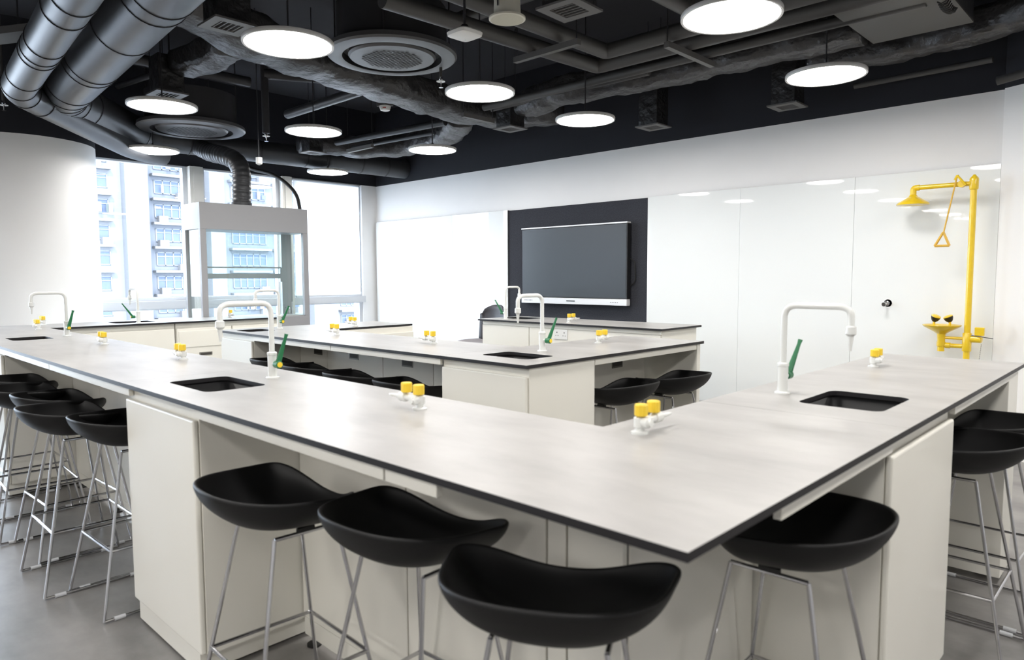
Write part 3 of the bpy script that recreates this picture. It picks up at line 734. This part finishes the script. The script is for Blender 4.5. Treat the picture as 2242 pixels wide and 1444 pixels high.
MB().tube([(bx, 0, .872), (0, 0, .872)], .011, 14).build('supply_arm', YEL, t)
MB().lathe([(.028, .78), (.030, .785), (.030, .91), (.027, .915)], n=20).build('tee_fitting', YEL, t)
for s in (-1, 1):
    e = MB().tube(round_path([(bx+s*.018, 0, .935), (bx+s*.055, 0, .96), (bx+s*.05, 0, 1.0)], .03), .009, 12).build('spray_arm', YEL, t)
    ax = Vector((-s*.35, -.15, .9)).normalized()
    MB().lathe([(.012, -.01), (.022, 0), (.031, .018), (.032, .030)], (bx+s*.05, 0, 1.0), tuple(ax), 20).build('spray_head', BLACKP, e)
    MB().lathe([(.033, .030), (.033, .036), (.02, .042), (.004, .044)], (bx+s*.05, 0, 1.0), tuple(ax), 20).build('dust_cap', YEL, e)
vv = MB().lathe([(.018, .02), (.026, .03), (.026, .09), (.02, .095)], (0, 0, .872), (1, -.1, 0), 18).build('ball_valve', YEL, t)
MB().box(.05, .11, -.035, .0, .90, .96).build('push_plate', YEL, t, bevel=.004)
MB().tube([(.03, -.02, .90), (.17, -.06, .885)], .004, 8).build('valve_spindle', CHROME, t)
ch = MB()
for i in range(12): ch.tube([(.095+.002*(i % 2)-.001*i, -.03, .84-i*.014), (.095-.002*(i % 2)-.001*i, -.03, .829-i*.014)], .0022, 6)
ch.build('chain', CHROME, t)

# ------------------------------------------------------------------ lamps
ZL = 2.65
def make_lamp(label, loc):
    t = thing('disc_pendant_lamp', label, 'lamp', loc, 0, 'round disc pendant lamps')
    MB().lathe([(.238, .0015), (.25, 0), (.252, .004), (.252, .022), (.25, .025), (0.0001, .026)], n=64, cap=False).build('rim', LAMPRIM, t)
    MB().lathe([(.0001, .003), (.239, .003)], n=64, cap=False).build('diffuser', LAMPD, t)
    MB().tube([(0, 0, .025), (0, 0, ZS-ZL)], .005, 8).build('suspension_rod', WIRE, t)
    MB().lathe([(.025, .026), (.025, .045), (.012, .06), (.012, .08)], n=14).build('rod_socket', WIRE, t)
    return t
LAMPS = [
    (-3.735, 2.08, 'lit disc lamp directly left of the large round ceiling cassette'),
    (-1.735, 3.44, 'lit disc lamp largest in view, cut by the top picture edge'),
    (-1.78, 4.875, 'lit disc lamp above the yellow emergency shower side of the room'),
    (-3.73, 3.575, 'lit disc lamp below the white access point'),
    (-3.73, 4.805, 'lit disc lamp above the flat screen, nearest the back wall in the middle column'),
    (-5.76, 2.13, 'lit disc lamp under the big round ducts, below a small square vent'),
    (-5.78, 3.445, 'lit disc lamp between the two round cassettes'),
    (-5.73, 4.80, 'lit disc lamp hanging before the dark wall left of the flat screen'),
    (-7.80, 2.775, 'lit disc lamp nearest the round column and window'),
    (-7.85, 4.865, 'lit disc lamp in the far corner before the roller blind'),
    (.30, 3.44, 'lit disc lamp outside the frame mirrored in the whiteboards, front'),
    (.30, 4.875, 'lit disc lamp outside the frame mirrored in the whiteboards, back'),
    (-1.735, 2.1, 'lit disc lamp above the nearest bench corner, outside the frame'),
    (.30, 2.1, 'lit disc lamp right of the nearest bench, outside the frame'),
    (-3.735, .55, 'lit disc lamp over the left stool row, outside the frame'),
    (-1.735, .55, 'lit disc lamp over the nearest stools, outside the frame'),
    (.30, .55, 'lit disc lamp above the camera, outside the frame'),
    (-5.76, .55, 'lit disc lamp over the far left bench end, outside the frame'),
    (-3.735, -1.2, 'lit disc lamp behind the camera at the left'),
    (-1.735, -1.2, 'lit disc lamp behind the camera at the middle'),
    (.30, -1.2, 'lit disc lamp behind the camera at the right'),
    (2.3, -1.2, 'lit disc lamp far right of the room, behind the camera'),
    (-3.735, -2.6, 'lit disc lamp two rows behind the camera, left'), (-1.735, -2.6, 'lit disc lamp two rows behind the camera, middle'), (.30, -2.6, 'lit disc lamp two rows behind the camera, right'),
    (-3.735, -4.0, 'lit disc lamp three rows behind the camera, left'), (-1.735, -4.0, 'lit disc lamp three rows behind the camera, middle'), (.30, -4.0, 'lit disc lamp three rows behind the camera, right'),
    (-3.735, -5.4, 'lit disc lamp four rows behind the camera, left'), (-1.735, -5.4, 'lit disc lamp four rows behind the camera, middle'), (.30, -5.4, 'lit disc lamp four rows behind the camera, right'),
    (-3.735, -6.8, 'lit disc lamp in the last row behind the camera, left'), (-1.735, -6.8, 'lit disc lamp in the last row behind the camera, middle'), (.30, -6.8, 'lit disc lamp in the last row behind the camera, right'),
    (2.3, 2.1, 'lit disc lamp far right of the room, front'),
    (2.3, 4.2, 'lit disc lamp far right of the room, back'),
]
l0 = None
for x, y, lb in LAMPS:
    if l0 is None: l0 = make_lamp(lb, (x, y, ZL))
    else: dup(l0, (x, y, ZL), 0, lb)

# ------------------------------------------------------------------ ceiling services
def round_duct(name, path, r, label, ring_at=(), rings=True):
    t = thing(name, label, 'duct', tuple(path[0]), 0, 'round grey ventilation ducts')
    o = Vector(path[0]); P = [Vector(p)-o for p in path]
    R = r
    pth = round_path(P, .22, 8)
    MB().tube(pth, R, 32).build('pipe', DUCT, t)
    L = [0]
    for i in range(1, len(pth)): L.append(L[-1]+(pth[i]-pth[i-1]).length)
    for s_ in ring_at:
        for i in range(1, len(pth)):
            if L[i] >= s_:
                u = (s_-L[i-1])/(L[i]-L[i-1]); c = pth[i-1].lerp(pth[i], u); d = (pth[i]-pth[i-1]).normalized()
                MB().tube([c-d*.008, c+d*.008], R+.005, 32).build('joint_ring', RINGM, t); break
    return t
round_duct('round_duct', [(-1.6, 1.28, 2.88), (-6.95, 1.74, 2.88), (-8.22, 2.75, 2.88), (-8.25, 2.95, 2.88)], .185, 'thick grey round duct crossing the top left corner beside a thinner one', (1.2, 2.35, 2.5, 3.15, 4.0, 4.12, 4.8, 5.0, 5.15, 5.3, 5.5, 5.75, 6.9))
round_duct('round_duct', [(-1.6, .88, 2.76), (-6.45, 1.33, 2.76), (-8.1, 2.68, 2.70), (-8.3, 3.05, 2.70)], .112, 'thinner grey round duct at the top left picture edge', (1.3, 2.5, 2.75, 3.4, 3.6, 3.7, 4.35, 4.7, 4.95, 5.2))
round_duct('round_duct', [(-8.22, 2.80, 2.86), (-8.05, 6.235, 2.86)], .13, 'grey round duct running along the window wall to the back wall', (.5, 1.3, 1.9, 2.2, 2.7, 3.1))
def wrapped(name, path, wd, ht, label, m=WRAP, seed=1, parent=None):
    rnd = random.Random(seed); P = [Vector(p) for p in path]
    o = P[0].copy(); pts = round_path([p-o for p in P], .18, 5)
    L = [0]
    for i in range(1, len(pts)): L.append(L[-1]+(pts[i]-pts[i-1]).length)
    N = max(6, int(L[-1]/.07)); q = []
    for k in range(N+1):
        s_ = L[-1]*k/N
        for i in range(1, len(pts)):
            if L[i] >= s_-1e-9: q.append(pts[i-1].lerp(pts[i], (s_-L[i-1])/max(L[i]-L[i-1], 1e-9))); break
    b = MB(); n = 20; vs = []
    for k in range(len(q)):
        d = (q[min(k+1, len(q)-1)]-q[max(k-1, 0)]).normalized(); sd = d.cross(Vector((0, 0, 1))).normalized(); u_ = sd.cross(d)
        bulge = 1+.06*math.sin(k*.9+seed)+rnd.uniform(-.03, .03)
        for j in range(n):
            a = 2*PI*j/n; ca, sa = math.cos(a), math.sin(a); e = .5
            x = math.copysign(abs(ca)**e, ca)*wd/2*bulge+rnd.uniform(-.008, .008); z = math.copysign(abs(sa)**e, sa)*ht/2*bulge+rnd.uniform(-.008, .008)
            vs.append(q[k]+sd*x+u_*z)
    b.add(vs, [(k*n+j, k*n+(j+1) % n, (k+1)*n+(j+1) % n, (k+1)*n+j) for k in range(len(q)-1) for j in range(n)], 0, True)
    b.f.append(list(range(n))[::-1]); b.m.append(0); b.s.append(False)
    b.f.append([(len(q)-1)*n+j for j in range(n)]); b.m.append(0); b.s.append(False)
    ob = b.build(name, m, sharp=180); ob.location = o
    return tag(ob, label, 'duct', 'foil wrapped ceiling ducts')
wrapped('wrapped_duct', [(-4.75, .6, 3.28), (-4.9, 1.8, 3.25), (-5.06, 2.5, 3.10), (-5.25, 3.6, 3.08), (-5.42, 4.9, 3.06), (-5.25, 5.45, 3.04), (-4.7, 5.55, 3.04)], .40, .27, 'long wrinkled wrapped duct running under the ceiling past the round cassette', seed=2)
wrapped('wrapped_duct', [(-5.24, 2.45, 3.10), (-5.6, 2.46, 3.08), (-5.94, 2.36, 3.06)], .26, .20, 'short wrinkled duct ending in the square vent beside the big round ducts', seed=3)
wrapped('wrapped_duct', [(-5.55, 5.05, 3.02), (-6.2, 5.45, 3.0), (-7.1, 5.55, 2.98), (-7.55, 5.2, 2.96), (-7.7, 4.4, 2.96)], .30, .24, 'wrinkled duct curving towards the far window corner', seed=4)
wrapped('wrapped_duct', [(-4.72, 5.15, 3.0), (-4.2, 5.02, 3.02), (-3.2, 5.22, 3.04), (-2.3, 5.22, 3.04), (-1.68, 5.24, 3.04)], .30, .22, 'wrinkled wrapped duct crossing above the whiteboards to the right', seed=5)
wrapped('wrapped_duct', [(-2.55, 3.0, 3.26), (-2.1, 4.2, 3.26), (-1.98, 4.8, 3.3), (-1.95, 5.5, 3.3)], .26, .24, 'wrapped duct above the largest disc lamp heading to the back wall', seed=6)
wrapped('wrapped_duct', [(-2.2, 5.75, 3.04), (-1.6, 5.75, 3.0), (-.9, 5.6, 3.0), (-.4, 5.3, 3.0)], .24, .2, 'wrapped duct piece near the back wall above the yellow shower', seed=7)
wrapped('wrapped_duct', [(-1.04, 4.82, 3.1), (-.8, 4.8, 3.05), (-.2, 4.7, 3.0)], .28, .22, 'wrapped duct stub leaving the grey box unit at the top right', seed=8)

def vent_box(x, y, z, s, h, rz, label):
    t = thing('vent_box', label, 'air vent', (x, y, z), rz, 'square ceiling vent boxes')
    MB().box(-s/2, s/2, -s/2, s/2, .012, h).build('plenum', WRAPD, t, bevel=.004)
    f = MB(); o = s/2+.025; i_ = s/2-.03
    f.box(-o, o, -o, -i_, 0, .012).box(-o, o, i_, o, 0, .012).box(-o, -i_, -i_, i_, 0, .012).box(i_, o, -i_, i_, 0, .012)
    fr = f.build('grille_frame', GRILLE, t)
    MB().box(-i_, i_, -i_, i_, .011, .0118).build('throat', BLACKHOLE, fr)
    for sx in (-1, 1): MB().tube([(sx*s*.35, 0, h), (sx*s*.35, 0, ZS-z)], .004, 6).build('hanger_rod', WIRE, t)
    g = MB()
    for k in range(5):
        yy = -i_+(k+.5)*2*i_/5; g.box(-i_, i_, yy-.003, yy+.003, .002, .010)
    g.build('slat', GRILLE, fr)
    return t
vent_box(-6.05, 2.28, 2.82, .20, .30, 0, 'square vent box hanging beside the big round ducts')
vent_box(-4.17, 1.93, 2.82, .20, .34, 0, 'square vent box above the disc lamp next to the large cassette')
vent_box(-2.56, 3.15, 2.82, .22, .35, .05, 'square vent with open slats near the cream speaker')
vent_box(-4.92, 5.13, 2.80, .20, .28, 0, 'square vent box under the bulging end of the long wrinkled duct')
vent_box(-3.73, 5.86, 2.75, .20, .42, 0, 'tall square vent box left of the two above the whiteboards')
vent_box(-2.48, 5.95, 2.75, .20, .42, 0, 'tall square vent box right of the two above the whiteboards')
vent_box(-7.45, 4.42, 2.79, .18, .16, 0, 'small square vent box near the far window corner')

def cassette(x, y, z, d, label):
    t = thing('ceiling_cassette', label, 'air conditioner', (x, y, z), 0, 'round ceiling cassette air conditioners')
    R = d/2
    MB().lathe([(R*.76, .0), (R*.80, -.006), (R*.97, .004), (R, .018), (R*.99, .05), (R*.80, .06)], n=72, cap=False).build('outer_ring', CASS, t)
    MB().lathe([(R*.775, -.002), (R*.765, .07), (R*.64, .07)], n=64, cap=False).build('air_slot', CASSD, t)
    MB().lathe([(R*.66, .05), (R*.67, .012), (R*.64, -.004), (R*.05, -.012), (.0001, -.012)], n=64, cap=False).build('centre_plate', CASS, t)
    g = MB(); st = R*.068
    m = int(R*.47/st)
    for i in range(-m-4, m+5):
        for j in range(-m-4, m+5):
            px = (i+.5*(j % 2))*st; py = j*st*.866
            if math.hypot(px, py) < R*.46:
                rr = st*.36; zz = -.0065-.006*(1-math.hypot(px, py)/(R*.64))
                vs = [(px+rr*math.cos(2*PI*k/6), py+rr*math.sin(2*PI*k/6), zz-.0022) for k in range(6)]
                g.add(vs, [(5, 4, 3, 2, 1, 0)], 0)
    g.build('grille_perforation', BLACKHOLE, t)
    MB().lathe([(R*.84, .055), (R*.84, .36), (R*.70, .38)], n=48).build('casing', PIPED, t)
    b = MB()
    for k in range(4):
        a = PI/4+k*PI/2; b = MB().tube([(R*.88*math.cos(a), R*.88*math.sin(a), .05), (R*.88*math.cos(a), R*.88*math.sin(a), ZS-z)], .006, 6); b.build('hanger_rod', WIRE, t)
    return t
cassette(-4.38, 3.29, 2.975, .97, 'large round cassette with perforated centre beside the access point')
cassette(-7.45, 3.04, 2.845, 1.03, 'round cassette with perforated centre above the fume cupboard hose')

def pipe(path, r, label, m=PIPE, rr=.05, name='ceiling_pipe'):
    o = Vector(path[0]); ob = MB().tube(round_path([Vector(p)-o for p in path], rr, 5), r, 14).build(name, m); ob.location = o
    return tag(ob, label, 'pipe', 'painted ceiling pipes')
pipe([(-3.55, 2.6, 3.0), (-3.45, 4.60, 3.0), (-.9, 4.60, 3.0)], .055, 'bent grey pipe turning right above the access point, lower one', rr=.03)
pipe([(-3.22, 2.6, 3.02), (-3.22, 4.40, 3.02), (-.9, 4.38, 3.02)], .055, 'bent grey pipe turning right beside the cream speaker, upper one', rr=.03)
pipe([(-5.0, 4.85, 2.98), (-1.2, 4.86, 2.98)], .035, 'thin straight grey pipe under the two bent pipes')
pipe([(-5.0, 4.95, 2.98), (-3.2, 4.96, 2.98)], .025, 'thinnest straight grey pipe beside the wrinkled duct above the whiteboards')
pipe([(-4.6, 4.1, 3.5), (-1.0, 4.1, 3.5)], .06, 'straight grey pipe high under the slab near the largest lamp')
pipe([(-3.2, 3.7, 3.52), (-.9, 3.7, 3.52)], .09, 'thick grey pipe high above the largest disc lamp')
pipe([(-2.42, 3.4, 3.07), (-2.42, 4.2, 3.07), (-2.42, 4.2, 3.6)], .05, 'grey pipe beside the duct above the largest lamp')
pipe([(-6.70, 3.70, 3.0), (-5.3, 3.70, 3.0)], .045, 'short straight pipe left of the smoke detector', DUCT)
pipe([(-7.35, 4.68, 2.93), (-5.66, 4.92, 2.95)], .035, 'dark pipe behind the disc lamp between the cassettes', DUCT)
pipe([(-7.35, 4.90, 2.90), (-6.0, 5.06, 2.91)], .022, 'thin dark pipe behind the disc lamp between the cassettes', DUCT)
pipe([(-6.35, 3.28, ZS), (-6.35, 3.28, 2.70)], .035, 'vertical drop pipe right of the round cassette at the window', PIPED)
pipe([(-6.35, 3.28, 3.25), (-6.0, 3.9, 3.25), (-5.6, 4.6, 3.25)], .05, 'dark pipe branching from the vertical drop pipe', PIPED)
pipe([(-7.6, 2.4, 3.2), (-5.2, 2.75, 3.2)], .025, 'thin dark pipe crossing above the round cassette at the window', PIPED)
pipe([(-2.0, 6.10, 2.86), (-1.25, 6.10, 2.87), (-1.06, 6.08, 2.87)], .022, 'grey pipe fixed to the charcoal wall above the yellow shower')
pipe([(-1.02, 6.02, 2.70), (-.85, 6.0, 2.72), (-.3, 5.75, 2.74)], .03, 'dark pipe at the right picture edge above the white column')
pipe([(-6.9, 1.15, 3.3), (-6.9, 3.4, 3.3)], .05, 'dark pipe high above the big round ducts', PIPED)
pipe([(-4.75, 3.2, 3.35), (-4.1, 3.2, 3.35), (-4.1, 2.2, 3.35)], .03, 'drain pipe above the large cassette casing', PIPED)
def tray(x0, x1, y0, y1, z, label):
    t = thing('pipe_bracket', label, 'bracket', ((x0+x1)/2, (y0+y1)/2, z), 0, 'steel pipe brackets')
    cx, cy = (x0+x1)/2, (y0+y1)/2
    MB().box(x0-cx, x1-cx, y0-cy, y1-cy, -.02, .02).build('channel', GRILLE, t)
    for u in (0.06, .94):
        px, py = (x0+(x1-x0)*u-cx, y0+(y1-y0)*u-cy); MB().tube([(px, py, .02), (px, py, ZS-z)], .005, 6).build('threaded_rod', WIRE, t)
    return t
tray(-3.65, -3.05, 3.84, 3.88, 2.93, 'steel bracket carrying the bent pipes near the cream speaker')
tray(-2.66, -2.62, 4.3, 4.95, 2.92, 'steel bracket under the parallel pipes left of the largest lamp')
tray(-5.0, -4.96, 4.55, 4.95, 2.86, 'steel bracket at the end of the long wrinkled duct')
tray(-7.25, -6.75, 4.75, 4.79, 2.83, 'steel bracket beside the small vent near the window corner')
for (x0, x1, y0, y1, z0, z1, lb) in ((-8.7, 1.5, 2.3, 2.55, 3.4, ZS, 'painted concrete beam across the ceiling at the front'), (-8.7, 1.5, 5.3, 5.55, 3.4, ZS, 'painted concrete beam across the ceiling near the back wall')):
    pass
# fan coil box
t = thing('fan_coil_unit', 'grey box air unit with its lit underside painted paler at the top right', 'air conditioner', (-1.36, 5.0, 2.96))
MB().box(-.30, .30, -.40, .42, 0, .012).build('base_pan', mat('pan_lit_grey', (.085, .082, .076), .5), t)  # light falling on the underside is put into this paler grey
MB().box(-.298, .298, -.398, .418, .012, .42).build('casing', PIPED, t, bevel=.003)
for sx in (-1, 1):
    for sy in (-1, 1): MB().tube([(sx*.26, sy*.36, .42), (sx*.26, sy*.36, ZS-2.96)], .006, 6).build('hanger_rod', WIRE, t)
sp = MB(); pth = []
for k in range(60): pth.append((.27+.03*math.cos(k*.9), -.25+.004*k, -.02-.03*abs(math.sin(k*.9))-.02*math.sin(k*.053)))
sp.tube(pth, .004, 6); sp.build('spiral_cable', RUBBER, t)

# small ceiling devices
t = thing('access_point', 'white square access point hanging left of the cream speaker', 'access point', (-3.12, 2.87, 2.74), math.radians(-1))
vs_ = []
for z_, k_ in ((0, .068), (.006, .082), (.024, .086), (.032, .078)):
    for q in range(48):
        a = 2*PI*q/48; vs_.append((k_*math.copysign(abs(math.cos(a))**.42, math.cos(a)), k_*math.copysign(abs(math.sin(a))**.42, math.sin(a)), z_))
MB().add(vs_, [(r_*48+q, r_*48+(q+1) % 48, (r_+1)*48+(q+1) % 48, (r_+1)*48+q) for r_ in range(3) for q in range(48)] + [tuple(range(48))[::-1], tuple(144+q for q in range(48))], 0, True).build('case', PLASTW, t)
MB().lathe([(.003, -.0012), (.0001, -.0013)], (-.03, .03, 0), n=10, cap=False).build('status_light', mat('green_led', (.1, .5, .3), .4), t)
MB().tube([(0, 0, .03), (0, 0, .09), (0, 0, ZS-2.74)], .008, 8).lathe([(.03, .03), (.03, .05), (.02, .07)], n=14).build('mount', WIRE, t)
t = thing('ceiling_speaker', 'cream can-shaped speaker hanging at the top middle', 'speaker', (-2.87, 2.97, 2.80))
MB().lathe([(.095, 0), (.105, .004), (.105, .014), (.078, .018)], n=40).build('rim', SPKW, t)
MB().lathe([(.0001, -.001), (.094, -.0005)], n=36, cap=False).build('grille', SPKG, t)
MB().lathe([(.078, .016), (.072, .20), (.05, .215)], n=32).build('can', SPKW, t)
MB().box(.0, .012, -.082, -.07, .06, .11).build('clamp', CHROME, t)
MB().tube([(0, 0, .21), (0, 0, ZS-2.80)], .006, 8).build('hanger_rod', WIRE, t)
t = thing('smoke_detector', 'white detector head with red print between cassette and lamps', 'smoke detector', (-5.68, 4.17, 2.99))
MB().lathe([(.03, -.045), (.045, -.04), (.055, -.01), (.055, 0)], n=28).build('head', PLASTW, t)
MB().box(-.07, .07, -.05, .05, 0, .05).build('mounting_box', PIPE, t, bevel=.003)
pr = MB()
for k in range(5): a = -1.05+k*.13; pr.box(.0512*math.cos(a)-.002, .0512*math.cos(a)+.002, .0512*math.sin(a)-.002, .0512*math.sin(a)+.002, -.027, -.017)
pr.build('print', REDP, t)
MB().tube([(0, 0, .05), (0, 0, ZS-2.99)], .008, 8).build('conduit', PIPED, t)
def sprinkler(x, y, z, label, top=ZS):
    t = thing('sprinkler', label, 'sprinkler', (x, y, z), 0, 'fire sprinklers')
    MB().lathe([(.012, .05), (.014, .03), (.008, .02), (.006, -.015), (.004, -.03)], n=12).build('body', CHROME, t)
    MB().lathe([(.034, .012), (.034, .015), (.012, .02)], n=20).build('escutcheon', PLASTW, t)
    MB().lathe([(.018, -.034), (.018, -.031)], n=14).build('deflector', CHROME, t)
    MB().tube([(0, 0, .05), (0, 0, top-z)], .012, 10).build('drop_pipe', PIPE, t)
sprinkler(-4.28, 3.68, 2.85, 'sprinkler just right of the large cassette')
sprinkler(-7.55, 1.46, 2.84, 'sprinkler at the left picture edge below the thin duct')
sprinkler(-4.83, 1.06, 2.98, 'sprinkler at the top left corner above the thin duct')
sprinkler(-6.35, 3.28, 2.66, 'sprinkler at the foot of the vertical drop pipe', 2.72)
t = thing('wall_sensor', 'small white cylinder sensor above the fume cupboard', 'sensor', (-6.15, 3.10, 2.37))
MB().lathe([(.006, -.008), (.022, 0), (.028, .004), (.028, .06), (.022, .062)], n=24).build('case', PLASTW, t)
MB().tube([(0, 0, .06), (0, 0, ZS-2.37)], .004, 6).build('rod', WIRE, t)
t = thing('light_fixture', 'grey batten hanging in the top left corner beyond the thin duct', 'batten', (-6.6, 1.0, 3.05), .5)
MB().box(-.9, .9, -.09, .09, 0, .05).build('case', GRILLE, t)
for u in (-.6, .6): MB().tube([(u, 0, .05), (u, 0, ZS-3.05)], .006, 6).build('hanger_rod', WIRE, t)

# ------------------------------------------------------------------ outside
FX = -72.0
gnd = MB().box(-260, XW-3, -150, 200, -24.2, -24).build('street_ground', GROUND); gnd['kind'] = 'structure'; gnd['label'] = 'street far below the windows'; gnd['category'] = 'ground'
def tower(x, y0, y1, z0, z1, stacks, label, mbody, fh, seed, blank=()):
    rnd = random.Random(seed)
    t = thing('apartment_tower', label, 'building', (x, (y0+y1)/2, z0), 0, 'apartment towers outside the windows')
    hy = (y1-y0)/2; H = z1-z0
    MB().box(-9, 0, -hy, hy, 0, H).build('body', mbody, t)
    for (ys, wd, dep, kind) in stacks:
        yc = ys-(y0+y1)/2
        if kind == 'shaft':
            MB().box(0, dep, yc-wd/2, yc+wd/2, 0, H).build('shaft', BLDW, t); continue
        k = 0
        while k*fh+fh*.9 < H:
            zb = k*fh; zw = zb+z0
            if zw > -10 and zw < 16 :
                f = MB()
                f.box(0, dep, yc-wd/2, yc+wd/2, zb, zb+fh*.10)
                f.build('ledge', BLDW, t)
                fr = MB(); pn = MB(); a0, a1 = yc-wd*.42, yc+wd*.42; zz0, zz1 = zb+fh*.30, zb+fh*.86
                nn = 3 if wd < 4 else 5
                for i in range(nn+1):
                    yy = a0+(a1-a0)*i/nn; fr.box(0, .12, yy-.05, yy+.05, zz0, zz1)
                fr.box(0, .12, a0, a1, zz0, zz0+.08).box(0, .12, a0, a1, zz1-.08, zz1).box(0, .11, a0, a1, zz0+(zz1-zz0)*.66, zz0+(zz1-zz0)*.66+.06)
                w_ = fr.build('window', BLDF, t)
                pn.box(.01, .05, a0, a1, zz0, zz1); pn.build('glazing', BLDGL, w_)
                if rnd.random() < .6:
                    ya = yc+rnd.choice((-.3, .1, .32))*wd
                    u = MB().box(.1, .75, ya-.42, ya+.42, zb+fh*.10, zb+fh*.10+.62).build('air_conditioner', ACM, t)
                    MB().lathe([(.24, 0), (.24, .02)], (.75, ya-.1, zb+fh*.10+.31), (1, 0, 0), 16).build('fan_guard', ACF, u)
                if rnd.random() < .35:
                    for q in range(rnd.randint(3, 6)):
                        yq = a0+rnd.random()*(a1-a0); hh = rnd.uniform(.4, .9)
                        MB().box(.35+.07*q, .40+.07*q, yq, yq+rnd.uniform(.2, .45), zz0+.1, zz0+.1+hh).build('laundry', rnd.choice(CLOTHS), t)
            k += 1
    return t
tower(FX, 13.0, 24.5, -24, 26, [(20.1, 3.2, .7, 'win'), (23.6, 2.0, 1.2, 'shaft'), (17.0, 2.5, 1.4, 'shaft'), (14.5, 2.6, .7, 'win')], 'pale apartment tower seen through the left window pane', BLDW, 2.35, 3)
tower(FX-1.5, 24.6, 32.5, -24, 26, [(28.0, 4.6, .8, 'win'), (31.6, 1.5, 1.6, 'shaft')], 'bluish apartment tower seen left of the fume cupboard', BLDG, 2.35, 5)
tower(FX-.6, 32.6, 46, -24, 26, [(35.2, 4.4, .8, 'win'), (39.6, 3.6, .7, 'win'), (43.4, 3.0, 1.6, 'shaft')], 'grey apartment tower seen through the fume cupboard glass', BLDG, 2.35, 9)
tower(FX-2, 46.2, 66, -24, 26, [(49, 4.2, .8, 'win'), (54, 4.2, .8, 'win'), (59.5, 4.2, .8, 'win')], 'pale apartment tower seen below the roller blind', BLDW, 2.35, 11)
